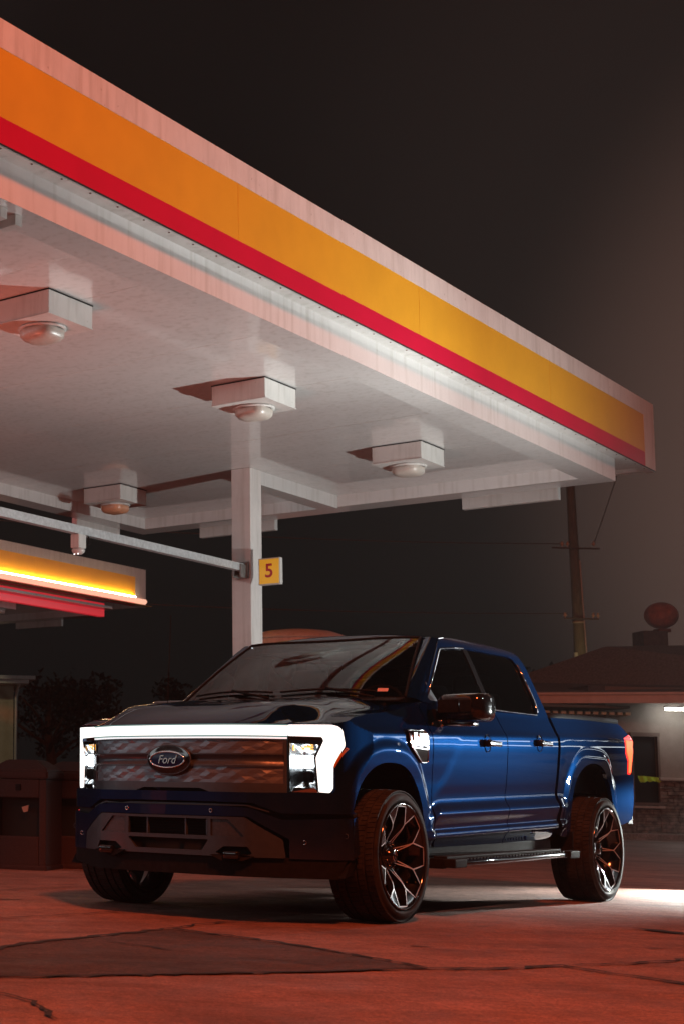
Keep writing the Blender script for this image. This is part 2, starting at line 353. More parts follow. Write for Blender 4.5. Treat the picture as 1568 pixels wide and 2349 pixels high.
def panel(name, outline, fn, mat, parent=None, holes=(), step=0.03, flange=0.015, outward=(0, 1, 0), grid=True, thick_fn=None):
    """surface patch: 2-D outline triangulated with a fine grid, mapped by fn(a,b)->Vector, edges turned inward by flange"""
    loops = [resample(outline, step)] + [resample(h, step) for h in holes]
    pts, edges = [], []
    for lp in loops:
        b0 = len(pts); pts += [Vector(p) for p in lp]; edges += [(b0+i, b0+(i+1) % len(lp)) for i in range(len(lp))]
    nb = len(pts)
    if grid:
        xs = [p[0] for p in loops[0]]; ys = [p[1] for p in loops[0]]
        cells = {}
        for p in pts: cells.setdefault((int(p.x//step), int(p.y//step)), []).append(p)
        x = min(xs)+step*0.5; row = 0
        while x < max(xs):
            y = min(ys)+step*(0.25+0.5*(row % 2))
            while y < max(ys):
                ci, cj = int(x//step), int(y//step); ok = True
                for di in (-1, 0, 1):
                    for dj in (-1, 0, 1):
                        for p in cells.get((ci+di, cj+dj), ()):
                            if (p.x-x)**2+(p.y-y)**2 < (step*0.45)**2: ok = False
                if ok and inside(x, y, loops[0]) and not any(inside(x, y, h) for h in loops[1:]): pts.append(Vector((x, y)))
                y += step
            x += step*0.87; row += 1
    vs, es, fs, *_ = delaunay_2d_cdt(pts, edges, [], 0, 1e-6)
    tris = []
    for f in fs:
        cx = sum(vs[i].x for i in f)/len(f); cy = sum(vs[i].y for i in f)/len(f)
        if inside(cx, cy, loops[0]) and not any(inside(cx, cy, h) for h in loops[1:]): tris.append(list(f))
    P = [Vector(fn(v.x, v.y)) for v in vs]; e = 0.004
    out = Vector(outward); N = []
    for v in vs:
        n = (Vector(fn(v.x+e, v.y))-Vector(fn(v.x-e, v.y))).cross(Vector(fn(v.x, v.y+e))-Vector(fn(v.x, v.y-e)))
        n = n.normalized() if n.length > 0 else out.copy()
        N.append(n if n.dot(out) > 0 else -n)
    for t in tris:
        g = (P[t[1]]-P[t[0]]).cross(P[t[2]]-P[t[0]])
        if g.dot(N[t[0]]+N[t[1]]+N[t[2]]) < 0: t.reverse()
    cnt = {}
    for t in tris:
        for i in range(len(t)):
            a, b = t[i], t[(i+1) % len(t)]; cnt[(a, b)] = cnt.get((a, b), 0)+1
    bnd = [(a, b) for (a, b) in cnt if (b, a) not in cnt]
    verts = list(P); norms = list(N); faces = [tuple(t) for t in tris]
    if flange > 0:
        for a, b in bnd:
            k = len(verts); pa, pb = P[a], P[b]; qa, qb = pa-N[a]*flange, pb-N[b]*flange
            fn_ = (pb-pa).cross(qa-pa); fn_ = fn_.normalized() if fn_.length > 0 else N[a]
            # boundary edge a->b of ccw surface: outside is to the right
            verts += [pb, pa, qa, qb]; fnn = (pa-pb).cross(qa-pb); fnn = fnn.normalized() if fnn.length > 0 else N[a]
            norms += [fnn]*4; faces.append((k, k+1, k+2, k+3))
    me = bpy.data.meshes.new(name); me.from_pydata([tuple(v) for v in verts], [], faces); me.update()
    for p in me.polygons: p.use_smooth = True
    me.normals_split_custom_set_from_vertices([tuple(n) for n in norms])
    return link(name, me, mat, parent)
def grid_surface(name, fn, na, nb, mat, parent=None, outward=(0, 0, 1), flange=0.0):
    verts = []; out = Vector(outward)
    for i in range(na+1):
        for j in range(nb+1): verts.append(Vector(fn(i/na, j/nb)))
    faces = []
    for i in range(na):
        for j in range(nb):
            f = [i*(nb+1)+j, (i+1)*(nb+1)+j, (i+1)*(nb+1)+j+1, i*(nb+1)+j+1]
            n = (verts[f[1]]-verts[f[0]]).cross(verts[f[3]]-verts[f[0]])
            if n.dot(out) < 0: f.reverse()
            faces.append(f)
    if flange:
        ring = [i*(nb+1) for i in range(na+1)] + [na*(nb+1)+j for j in range(1, nb+1)] + [i*(nb+1)+nb for i in range(na-1, -1, -1)] + [j for j in range(nb-1, 0, -1)]
        b0 = len(verts); verts += [verts[i].copy() for i in ring]; b1 = len(verts); verts += [verts[i]-out.normalized()*flange for i in ring]
        k = len(ring)
        for i in range(k): faces.append([b0+i, b0+(i+1) % k, b1+(i+1) % k, b1+i])
    me = bpy.data.meshes.new(name); me.from_pydata([tuple(v) for v in verts], [], faces); me.update()
    return link(name, me, mat, parent, True)
def text_mesh(name, body, size, fn, mat, parent=None, extrude=0.004, shear=0.0, width=None, bold=0.0, spacing=1.0):
    c = bpy.data.curves.new('tmp_text', 'FONT'); c.body = body; c.size = size; c.align_x = 'CENTER'; c.align_y = 'CENTER'
    c.extrude = extrude; c.shear = shear; c.offset = bold; c.space_character = spacing; c.resolution_u = 4
    o = bpy.data.objects.new('tmp_text', c); S.collection.objects.link(o)
    bpy.context.view_layer.update()
    me = bpy.data.meshes.new_from_object(o.evaluated_get(bpy.context.evaluated_depsgraph_get()))
    bpy.data.objects.remove(o); bpy.data.curves.remove(c)
    xs = [v.co.x for v in me.vertices]; w = max(xs)-min(xs); sx = (width/w) if width else 1.0
    for v in me.vertices: v.co = fn(v.co.x*sx, v.co.y, v.co.z)
    me.materials.clear(); me.name = name
    return link(name, me, mat, parent)
# ================================================================ THE PLACE
CANOPY_YAW = 0.77264
def c2w(s, l, z=0.0):
    """canopy frame (s along the canopy, l across it) to world"""
    a, b = math.sin(CANOPY_YAW), math.cos(CANOPY_YAW)
    return Vector((s*a + l*b, s*b - l*a, z))
def at(X, Y, dist):
    """direction helper: point at world depth Y given x/z"""
    return Vector((X, Y, dist))

# ---- ground, patch, cracks
bm = bmesh.new(); bmesh.ops.create_grid(bm, x_segments=1, y_segments=1, size=400)
tag(from_bm(bm, 'ground', CONCRETE), kind='structure')
def jag(pts, step=.07, amp=.018, closed=False):
    out = []; n = len(pts)
    for i in range(n if closed else n-1):
        a, b = Vector(pts[i]), Vector(pts[(i+1) % n]); k = max(1, int((b-a).length/step)); nrm = Vector((-(b-a).y, (b-a).x)).normalized()
        for j in range(k): out.append(a.lerp(b, j/k)+nrm*random.uniform(-amp, amp))
    if not closed: out.append(Vector(pts[-1]))
    return out
def sheet(name, poly, z, mat, kind='structure'):
    bm = bmesh.new(); f = bm.faces.new([bm.verts.new((p[0], p[1], z)) for p in poly]); bmesh.ops.triangulate(bm, faces=[f])
    o = from_bm(bm, name, mat)
    return tag(o, kind=kind)
def crack(name, pts, w, z=.008, amp=.02, mat=None):
    c = jag(pts, .06, amp); A, B = [], []
    for i, p in enumerate(c):
        t = (c[min(i+1, len(c)-1)]-c[max(i-1, 0)]).normalized(); nn = Vector((-t.y, t.x)); ww = w*random.uniform(.35, 1.25)*(.4 if i in (0, len(c)-1) else 1)
        A.append(p+nn*ww/2); B.append(p-nn*ww/2)
    bm = bmesh.new(); va = [bm.verts.new((p.x, p.y, z)) for p in A]; vb = [bm.verts.new((p.x, p.y, z)) for p in B]
    for i in range(len(va)-1): bm.faces.new((va[i], va[i+1], vb[i+1], vb[i]))
    o = from_bm(bm, name, mat or CRACK); return tag(o, kind='structure')
sheet('asphalt_patch', jag([(-1.6, 4.3), (-.6, 5.4), (.25, 6.55), (.94, 7.73), (1.17, 8.01), (1.47, 8.32), (1.7, 8.69), (1.86, 8.78), (2.09, 8.43), (2.36, 7.92), (2.47, 7.6), (2.63, 7.03), (2.45, 6.94), (1.8, 6.69), (1.22, 6.49), (.66, 6.32), (-.4, 5.2), (-1.5, 4.1)], .07, .038, True), .004, ASPHALT)
crack('pavement_crack', [(.3, 6.6), (.94, 7.73), (1.47, 8.32), (1.86, 8.78), (2.09, 8.43), (2.36, 7.92), (2.63, 7.03)], 0.0508)
crack('pavement_crack', [(.0, 5.68), (.66, 6.32), (1.22, 6.49), (1.8, 6.69), (2.45, 6.94), (2.63, 7.03), (2.87, 7.05), (3.1, 7.13), (3.34, 7.29), (3.40, 7.05), (3.5, 6.84), (3.7, 6.4), (4.2, 5.5)], 0.0435)
crack('pavement_crack', [(3.35, 7.30), (3.62, 7.38), (3.97, 7.58), (4.8, 8.2)], 0.0319)
crack('pavement_crack', [(1.86, 8.78), (2.08, 9.09), (2.38, 9.38), (2.67, 9.49)], 0.029)
crack('pavement_joint', [(.3, 8.65), (.96, 9.23), (1.55, 9.72), (2.2, 10.4), (3.2, 11.4)], .022, amp=.006)
crack('pavement_joint', [(.8, 11.4), (1.24, 11.86), (1.92, 12.49), (2.9, 13.4)], .022, amp=.006)
crack('pavement_crack', [(.45, 5.9), (.61, 5.79), (.69, 5.66), (.72, 5.41), (.73, 5.17)], 0.0203)
crack('pavement_crack', [(4.85, 9.61), (4.92, 9.48), (4.99, 9.27)], 0.1015, amp=.008)
crack('pavement_crack', [(3.33, 8.69), (3.42, 8.69)], 0.058)
crack('pavement_crack', [(1.35, 7.9), (1.50, 7.75), (1.62, 7.55)], 0.029, z=.0085); crack('pavement_crack', [(1.9, 7.3), (2.1, 7.12), (2.2, 7.0)], 0.0203, z=.0085)
# oil spots worn into the concrete
for (x, y, r) in ((3.9, 9.5, .035), (4.3, 8.3, .03), (3.3, 6.0, .03), (3.0, 8.1, .04), (4.1, 7.3, .03), (1.2, 10.9, .06)):
    sheet('oil_stain', [(x+r*math.cos(a)*random.uniform(.5, 1.3)*1.5, y+r*math.sin(a)*random.uniform(.5, 1.2)*.7) for a in [2*PI*k/22 for k in range(22)]], .0035, simple('oil_film', (.12, .085, .075), .6, var=.4, scale=20))

# ---- main canopy
cx = lambda l, s, z: Vector((l, s, z))
canopy = empty('fuel_canopy', (0, 0, 0), -CANOPY_YAW, 'large white forecourt canopy with yellow and red striped edge reaching over the pickup', 'canopy')
S0, S1, L0, L1 = -2.2, 19.10, -12.45, -5.57
def cbox(name, l0, l1, s0, s1, z0, z1, mat, par, bev=0.0):
    return box(name, ((l0+l1)/2, (s0+s1)/2, (z0+z1)/2), (abs(l1-l0), abs(s1-s0), abs(z1-z0)), mat, par, bev=bev)
# near fascia: bands butt on top of one another
def fascia(par, lf, sgn, s0, s1, send, yellow, red, white, zoff=0.0, seams=()):
    t = .10*sgn
    cbox('white_fascia', lf-t, lf, s0, s1, 5.20+zoff, 5.385+zoff, white, par)
    cbox('white_fascia', lf-t, lf, send, s1, 4.60+zoff, 5.1999+zoff, white, par)
    cuts = [s0]+[q for q in seams if s0 < q < send]+[send]
    for a, b in zip(cuts, cuts[1:]):
        cbox('yellow_band', lf-t, lf-.002*sgn, a+.002, b-.002, 4.764+zoff, 5.1995+zoff, yellow, par)
    cbox('red_band', lf-t, lf-.002*sgn, s0, send-.0005, 4.60+zoff, 4.7635+zoff, red, par)
fascia(canopy, L1, 1, S0, S1, 18.745, YELLOW, REDBAND, WHITEMETAL, seams=(.55, 3.6, 6.66, 9.75, 12.80, 15.85))
# fascia return under the near edge with a dark gap and screws, then the frame face
cbox('fascia_return', L1-.115, L1-.012, S0, S1, 4.585, 4.5995, WHITEMETAL, canopy)
cbox('fascia_gap', L1-.011, L1-.003, S0, S1-.02, 4.592, 4.5995, DARK, canopy)
bm = bmesh.new()
for k in range(60): bx(bm, (L1-.03, .5+k*.31, 4.583), (.010, .012, .006))
from_bm(bm, 'fascia_screws', simple('rust', (.12, .05, .03), .8), canopy)['kind'] = 'stuff'
ZF, ZD = 4.33, 4.472
SE = 18.07
cbox('frame_beam', L1-.385, L1-.115, S0, SE, ZF, 4.70, SOFFIT, canopy)
cbox('frame_beam', -11.84, -11.57, S0, SE, ZF, 4.70, SOFFIT, canopy)
cbox('frame_beam', -11.569, L1-.386, 17.71, SE, ZF, 4.70, SOFFIT, canopy)
bm = bmesh.new()
n_sheet = 24
for k in range(n_sheet):                                          # soffit sheets with hairline seams
    s0 = S0+(17.709-S0)*k/n_sheet; s1 = S0+(17.709-S0)*(k+1)/n_sheet
    bx(bm, ((-11.569+L1-.386)/2, (s0+s1)/2, ZD+.02+.0006*(k % 2)), (11.569+L1-.386, s1-s0-.003, .04))
o = from_bm(bm, 'soffit', SOFFIT, canopy)
cbox('roof_deck', L0+.06, L1-.1005, S0, S1-.105, 4.76, 4.80, WHITEMETAL, canopy)
cbox('end_fascia', L0, L1-.1005, S1-.10, S1, 4.60, 5.385, WHITEMETAL, canopy)
cbox('end_return', L0, L1-.116, SE+.001, S1-.101, 4.64, 4.66, WHITEMETAL, canopy)
# far side fascia with its lit red tube
cbox('white_fascia', L0, L0+.10, S0, S1-.11, 4.66, 5.385, WHITEMETAL, canopy)
NEONRED = emit('neon_red', (1.0, .05, .06), 5.0, (.5, .02, .02))
bm = bmesh.new(); tube(bm, [(L0+.12, S0, 4.61), (L0+.12, 17.6, 4.61)], .03, 10); from_bm(bm, 'neon_tube', NEONRED, canopy, True)
# sign boxes hanging at the far end
for a, b in ((-7.48, -6.37), (-11.06, -9.94)): cbox('hanging_panel', a, b, 18.26, 18.34, 4.235, 4.62, WHITEMETAL, canopy, .004)
cbox('hanging_panel', -11.98, -11.90, 16.6, 17.6, 4.22, 4.60, WHITEMETAL, canopy, .004)
# column, cross beam
cbox('column', -9.02, -8.78, 15.58, 15.83, 0, ZD-.0005, mat_white_metal('column_paint', (.62, .58, .56), .45), canopy, .006)
cbox('cross_beam', -9.01, -8.79, 15.832, 17.708, 4.31, ZD-.0005, SOFFIT, canopy, .003)
cbox('column', -9.02, -8.78, 3.2, 3.45, 0, ZD-.0005, WHITEMETAL, canopy, .006)

# ---- soffit lamps (unlit)
LAMPGLASS = simple('prism_glass', (.42, .37, .33), .38, coat=.15, var=.12, scale=40, spec=.7)
LAMPAMBER = simple('prism_glass_warm', (.55, .25, .14), .38, coat=.15, var=.12, scale=40, spec=.7)
def soffit_lamp(s, l, z, lab, grp, lens=LAMPGLASS, par_rz=-CANOPY_YAW):
    r = empty('canopy_lamp', c2w(s, l, z), par_rz, lab, 'canopy lamp', grp)
    bm = bmesh.new(); bx(bm, (0, 0, -.093), (.535, .56, .185), bev=.006); from_bm(bm, 'lamp_box', WHITEMETAL, r)
    bm = bmesh.new(); bx(bm, (0, 0, -.006), (.543, .568, .010)); from_bm(bm, 'caulk_line', DARK, r)
    bm = bmesh.new(); bx(bm, (0, 0, -.1895), (.545, .57, .008), bev=.002); from_bm(bm, 'lamp_flange', WHITEMETAL, r)
    bm = bmesh.new(); lathe(bm, [(.001, -.194), (.175, -.194), (.185, -.200), (.185, -.212), (.165, -.216)], 40, 'Z'); from_bm(bm, 'lamp_ring', WHITEMETAL, r, True)
    bm = bmesh.new(); prof = [(.150, -.214), (.152, -.230), (.148, -.266), (.125, -.292), (.075, -.304), (.001, -.307)]
    rings = []
    for rr, h in prof:
        ring = []
        for k in range(40):
            a = 2*PI*k/40; q = (abs(math.cos(a))**3.2+abs(math.sin(a))**3.2)**(-1/3.2); ring.append(bm.verts.new((rr*q*math.cos(a), rr*q*math.sin(a), h)))
        rings.append(ring)
    for a, b in zip(rings, rings[1:]):
        for k in range(40): bm.faces.new((a[k], a[(k+1) % 40], b[(k+1) % 40], b[k]))
    from_bm(bm, 'lamp_lens', lens, r, True)
    return r
G1 = 'square lamps under the near canopy'
for s, lab in ((9.30, 'white square canopy lamp at the left edge of the frame with clear lens'), (12.50, 'white square canopy lamp in the middle, in front of the column'), (15.72, 'white square canopy lamp right of the column'), (6.1, 'white square canopy lamp in the upper left corner, cut by the frame')):
    soffit_lamp(s, -7.0, ZD, lab, G1)
soffit_lamp(15.75, -10.72, ZD, 'white square canopy lamp left of the column with an orange lens', G1, LAMPAMBER)

# ---- small stepped bracket under the near frame at the left edge
br = empty('canopy_bracket', c2w(7.3, -5.85, 4.33), -CANOPY_YAW, 'small stepped metal bracket under the canopy edge at the upper left', 'bracket')
box('bracket_arm', (-.06, -.05, -.035), (.30, .07, .069), WHITEMETAL, br, bev=.003); box('bracket_plate', (.005, .12, -.036), (.14, .07, .071), WHITEMETAL, br, bev=.003)

# ---- numbered sign on the column
sg = empty('number_sign', c2w(15.22, -8.50, 3.22), -CANOPY_YAW, 'small yellow pump sign with red number 5 on the column', 'sign')
bx_ = bmesh.new(); bx(bx_, (.0, 0, 0), (.26, .06, .30), bev=.004); from_bm(bx_, 'sign_frame', WHITEMETAL, sg)
box('sign_face', (0, -.0315, 0), (.235, .004, .275), emit('sign_yellow_glow', (1.0, .50, .03), .22, (.78, .44, .02)), sg)  # slight glow added to the yellow so the face reads brighter
text_mesh('sign_number', '5', .215, lambda x, y, z: Vector((x, -.034-z, y)), simple('sign_red', (.50, .01, .02), .4), sg, .001, bold=.004)
sg.location = c2w(15.53, -8.51, 3.245)
# ---- pipe rail to the column with bracket, camera
rail = empty('pipe_rail', c2w(9.5, -8.87, 3.318), -CANOPY_YAW, 'grey square pipe rail running level from the left edge to the column', 'rail')
box('pipe', (0, 0, 0), (.075, 12.05, .085), GALV, rail, bev=.004)
bm = bmesh.new(); bx(bm, (0, 6.045, -.03), (.15, .03, .19), bev=.004); bx(bm, (.045, 5.98, -.045), (.02, .11, .15), bev=.003); bx(bm, (-.045, 5.98, -.045), (.02, .11, .15), bev=.003)
from_bm(bm, 'bracket', simple('worn_steel', (.20, .18, .17), .5, metal=.6, var=.3, scale=40), rail)
bm = bmesh.new()
for z in (-.10, .04):
    for x in (-.055, .055): bx(bm, (x, 6.028, z), (.018, .012, .018), bev=.003)
from_bm(bm, 'bracket_bolts', simple('rust', (.12, .05, .03), .8), rail)['kind'] = 'stuff'
scam = empty('security_camera', c2w(12.40, -8.87, 3.275), -CANOPY_YAW, 'small white security camera hanging from the pipe rail', 'camera')
box('camera_body', (0, 0, -.07), (.10, .13, .14), WHITEMETAL, scam, bev=.012)
bm = bmesh.new(); lathe(bm, [(.001, -.20), (.035, -.198), (.058, -.18), (.066, -.16), (.055, -.141), (.001, -.141)], 28, 'Z'); from_bm(bm, 'camera_dome', simple('camera_shell', (.55, .52, .50), .3), scam, True)
for s in (-1, 1): box('camera_led', (s*.022, -.035, -.199), (.008, .008, .006), emit('camera_led', (1, .98, .95), 3.0), scam)
bm = bmesh.new(); tube(bm, [(.05, .07, -.10), (.06, .10, -.09), (.05, .11, -.03), (.03, .12, .0)], .008, 6); from_bm(bm, 'camera_cable', BLACKPLASTIC, scam, True)

# ---- second canopy beyond, with its lit band
c2 = empty('fuel_canopy', (0, 0, 0), -CANOPY_YAW, 'smaller far left canopy with a glowing yellow band and light tube', 'canopy')
LB = -17.72; E2 = 27.15
LITYELLOW = simple('lit_yellow_panel', (.86, .40, .015), .45, var=.04, scale=4)
fascia(c2, LB, 1, 16.0, E2, E2-.38, LITYELLOW, REDBAND, WHITEMETAL, seams=(17.3, 20.35, 23.4, 25.2))
TUBE = emit('tube_light', (1.0, .50, .34), 1.05, (.25, .15, .12))
for a, b in ((16.0, 20.33), (20.36, 23.38), (23.41, 25.18), (25.21, E2-.13)):
    bm = bmesh.new(); tube(bm, [(LB+.062, a, 4.70), (LB+.062, b, 4.70)], .055, 12); from_bm(bm, 'light_tube', TUBE, c2, True)
bm = bmesh.new(); bx(bm, (LB+.030, (16.0+E2-.42)/2, 4.778), (.03, E2-.42-16.0, .016)); from_bm(bm, 'glow_strip', emit('warm_strip', (1.0, .80, .45), 44.0), c2)
cbox('tube_shelf', LB+.0005, LB+.16, 16.0, E2-.02, 4.605, 4.612, YELLOW, c2)
cbox('red_lip', LB-.42, LB-.30, 16.0, E2-1.05, 4.33, 4.60, emit('red_lip_glow', (1.0, .03, .05), .42, (.6, .02, .03)), c2)  # no lamp; the red light falling on the lip is put into its emission
cbox('soffit', -24.5, LB-.1005, 16.0, E2-1.055, 4.47, 4.52, SOFFIT, c2)
cbox('end_fascia', -24.5, LB-.1005, E2-.10, E2, 4.60, 5.385, WHITEMETAL, c2)
cbox('frame_beam', -24.5, LB-.421, E2-1.42, E2-1.056, 4.33, 4.4695, SOFFIT, c2)
cbox('hanging_panel', -20.4, -19.2, E2-.90, E2-.84, 4.22, 4.62, WHITEMETAL, c2)
cbox('column', -22.2, -21.95, 23.6, 23.85, 0, 4.469, WHITEMETAL, c2)
soffit_lamp(23.55, -18.78, 4.47, 'small white canopy lamp under the far left canopy', 'lamps under the far canopy')

# ---- waste bins on the forecourt
def bin_unit(cxw, cyw, rz, wid, dep, hgt, lab, door=True):
    r = empty('waste_bin', (cxw, cyw, 0), rz, lab, 'bin', 'brown bins left of the pickup')
    # local: front faces -y
    bm = bmesh.new()
    w, d = wid/2, dep/2
    # body shell with an opening in front
    bx(bm, (-w+.035, 0, .44), (.07, dep, .86), bev=.012); bx(bm, (w-.035, 0, .44), (.07, dep, .86), bev=.012); bx(bm, (0, d-.03, .44), (wid-.15, .06, .86), bev=.01)
    bx(bm, (0, -d+.03, .165), (wid-.141, .06, .31), bev=.012); bx(bm, (0, -d+.03, .78), (wid-.141, .06, .18), bev=.012)
    from_bm(bm, 'bin_body', BINPLASTIC, r)
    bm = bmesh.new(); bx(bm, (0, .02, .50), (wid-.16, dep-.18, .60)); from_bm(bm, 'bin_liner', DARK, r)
    bm = bmesh.new(); bx(bm, (0, 0, .02), (wid+.03, dep+.03, .05), bev=.012); from_bm(bm, 'bin_base', BINPLASTIC, r)
    bm = bmesh.new()
    hip = [(-w-.02, -d-.02), (w+.02, -d-.02), (w+.02, d+.02), (-w-.02, d+.02)]
    lo = [bm.verts.new((x, y, .874)) for x, y in hip]; mid = [bm.verts.new((x, y, .955)) for x, y in hip]
    top = [bm.verts.new((x*.52, y*.52, hgt)) for x, y in hip]
    for a, b in ((lo, mid), (mid, top)):
        for k in range(4): bm.faces.new((a[k], a[(k+1) % 4], b[(k+1) % 4], b[k]))
    bm.faces.new(top); bm.faces.new(list(reversed(lo)))
    bmesh.ops.bevel(bm, geom=bm.edges[:], offset=.014, segments=2, affect='EDGES')
    from_bm(bm, 'bin_lid', BINPLASTIC, r)
    if door:
        bm = bmesh.new(); bx(bm, (0, -d-.004, .79), (.05, .02, .06), bev=.006); from_bm(bm, 'bin_latch', BLACKPLASTIC, r)
        bm = bmesh.new(); prism(bm, [(-.03, .60), (.04, .62), (.03, .56), (-.01, .55)], lambda a, b, q: Vector((.06+a, -d+.02+q, b)), 0, .02); from_bm(bm, 'bin_sticker', simple('sticker_tan', (.35, .22, .16), .6), r)
    return r
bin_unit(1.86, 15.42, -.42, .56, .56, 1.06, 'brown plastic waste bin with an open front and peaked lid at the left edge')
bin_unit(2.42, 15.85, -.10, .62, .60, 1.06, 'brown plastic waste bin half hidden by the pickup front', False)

# ---- low island kerb under the bins
# ---- beige building at the far left
bl = empty('beige_building', (4.5, 41.0, 0), 0, 'plain beige building with a white eave and downpipe at the far left', 'building')
STUCCO = simple('beige_stucco', (.36, .31, .23), .9, var=.12, scale=6, bump=.4, bscale=60)
box('wall', (-3.98, 2, 1.76), (8.0, 5, 3.52), STUCCO, bl)
box('eave', (-3.75, 1.6, 3.66), (8.4, 6.4, .09), WHITEMETAL, bl); box('eave_board', (-3.80, 1.6, 3.565), (8.2, 6.1, .10), WHITEMETAL, bl)
bm = bmesh.new(); tube(bm, [(.07, -.62, 0), (.07, -.62, 3.2), (.10, -.75, 3.45), (.10, -1.2, 3.52)], .035, 8); from_bm(bm, 'downpipe', WHITEMETAL, bl, True)

# ---- store building at the right
st = empty('store_building', (18.15, 37.0, 0), 0, 'low store building with stucco wall, stone base and overhanging roof at the right', 'building')
GREYSTUCCO = simple('grey_stucco', (.27, .24, .215), .9, var=.10, scale=5, bump=.6, bscale=25)
# wall with a window opening (x 0.70..1.28, z .85..2.43)
bm = bmesh.new()
bx(bm, (.35, .15, 1.8), (.70, .30, 3.6)); bx(bm, (.99, .15, 3.02), (.58, .30, 1.16)); bx(bm, (3.78, .15, 2.53), (5.0, .30, 2.15))
bx(bm, (-.01, 2.5, 1.8), (.02, 4.4, 3.6))
from_bm(bm, 'wall', GREYSTUCCO, st)
def mat_stone():
    m, n, l, b = newmat('stacked_stone')
    tc = n.new('ShaderNodeTexCoord'); nz = n.new('ShaderNodeTexNoise'); nz.inputs['Scale'].default_value = 9; nz.inputs['Detail'].default_value = 8; l.new(tc.outputs['Object'], nz.inputs['Vector'])
    r = n.new('ShaderNodeValToRGB'); e = r.color_ramp.elements; e[0].position = .3; e[1].position = .7; e[0].color = (.06, .05, .045, 1); e[1].color = (.30, .26, .23, 1); l.new(nz.outputs['Fac'], r.inputs['Fac']); l.new(r.outputs[0], b.inputs['Base Color'])
    b.inputs['Roughness'].default_value = .85; MATS['stone'] = m; return m
STONE = mat_stone()
rs = random.Random(3); bm = bmesh.new()
def stones(x0, x1, z0, z1):
    z = z0
    while z < z1-.02:
        h = min(rs.uniform(.045, .10), z1-z); x = x0
        while x < x1-.01:
            w = min(rs.uniform(.10, .34), x1-x)
            bx(bm, (x+w/2, -.03+rs.uniform(-.012, .02), z+h/2), (w-.008, .10, h-.008), bev=.008, seg=1); x += w
        z += h
stones(0.0, .70, .02, .70); stones(.70, 1.28, .02, .70); stones(1.281, 4.6, .02, 1.38)
from_bm(bm, 'stone_base', STONE, st)
box('base_core', (3.78, .15, .72), (5.0, .29, 1.44), DARK, st); box('base_core', (.99, .15, .36), (.58, .28, .70), DARK, st)
TRIMC = simple('stone_cap', (.42, .40, .37), .7, var=.1, scale=12)
box('base_cap', (3.02, -.03, 1.42), (3.5, .18, .07), TRIMC, st, bev=.01)
wf = empty('store_window'); wf.parent = st
bm = bmesh.new(); bx(bm, (.99, -.01, 2.47), (.70, .08, .09)); bx(bm, (1.305, -.01, 1.66), (.05, .08, 1.52)); bx(bm, (.675, -.01, 1.66), (.05, .08, 1.52)); bx(bm, (.99, -.03, .83), (.72, .12, .06)); from_bm(bm, 'window_frame', simple('brown_frame', (.13, .10, .085), .6), wf)
box('window_pane', (.99, .08, 1.64), (.58, .02, 1.56), simple('dark_pane', (.02, .02, .021), .25), wf)
box('window_sill', (1.0, -.05, .755), (.74, .16, .055), TRIMC, wf, bev=.008)
# lime tape across the window
tape = tag(None, None) if False else None
bm = bmesh.new(); n = 16; top, bot = [], []
for k in range(n+1):
    x = 18.93+.53*k/n; ed = .03 if k in (0, 1) else 0
    top.append(bm.verts.new((x, 36.94+.012*math.sin(k*1.3), 1.49-.002*k+ed*.0+rs.uniform(-.004, .004)))); bot.append(bm.verts.new((x, 36.93+.015*math.sin(k*1.1), 1.36+rs.uniform(-.03, .02) if k else 1.45)))
for k in range(n): bm.faces.new((top[k], bot[k], bot[k+1], top[k+1]))
r_ = bmesh.ops.extrude_face_region(bm, geom=bm.faces[:]); bmesh.ops.translate(bm, verts=[v for v in r_['geom'] if isinstance(v, bmesh.types.BMVert)], vec=(0, .01, 0))
tag(from_bm(bm, 'lime_awning_strip', simple('lime_cloth', (.42, .75, .05), .7, var=.2, scale=30)), 'bright lime green strip hanging across the dark store window', 'banner')
# tan bay further left with pale slatted soffit
box('bay_wall', (-2.2, .85, 1.5), (4.4, .2, 3.0), simple('tan_wall', (.30, .20, .13), .85, var=.12, scale=6), st)
bm = bmesh.new()
for k in range(16):
    x = -2.55+k*.19; prism(bm, [(x, -.55), (x+.115, -.55), (x+.115+.16, .2), (x+.16, .2)], lambda a, b, d: Vector((a, b, d)), 2.86+.03, 2.93+.03)
from_bm(bm, 'slatted_soffit', simple('pale_slats', (.62, .62, .46), .6), st)
box('bay_ceiling', (-1.2, 0, 3.06), (2.9, 1.7, .06), simple('dim_ceiling', (.12, .10, .08), .8), st)
box('bay_pier', (-.20, .3, 1.8), (.40, 1.0, 3.6), simple('dark_pier', (.10, .085, .08), .8, var=.2, scale=8), st)
# roof: fascia board running at an angle, soffit, slope
EAVE = simple('eave_board_paint', (.72, .58, .53), .6, var=.08, scale=6)
P0, P1 = Vector((-2.6, .0, 0)), Vector((6.2, -4.1, 0))
dirv = (P1-P0).normalized(); nrm = Vector((-dirv.y, dirv.x, 0))
def roofp(a, b, z): return P0+dirv*a+nrm*b+Vector((0, 0, z))
bm = bmesh.new(); prism(bm, [(0, 3.13), (9.7, 3.13), (9.7, 3.32), (0, 3.32)], lambda a, b, d: roofp(a, d, b), 0, .05); from_bm(bm, 'eave_board', EAVE, st)
bm = bmesh.new(); prism(bm, [(0, 3.325), (9.7, 3.325), (9.7, 3.38), (0, 3.38)], lambda a, b, d: roofp(a, d, b), -.05, .06); from_bm(bm, 'gutter', EAVE, st)
bm = bmesh.new(); prism(bm, [(0, .051), (9.7, .051), (9.7, 4.6), (0, 2.6)], lambda a, b, d: roofp(a, b, d), 3.22, 3.26); from_bm(bm, 'eave_soffit', simple('soffit_grey', (.20, .18, .17), .8), st)
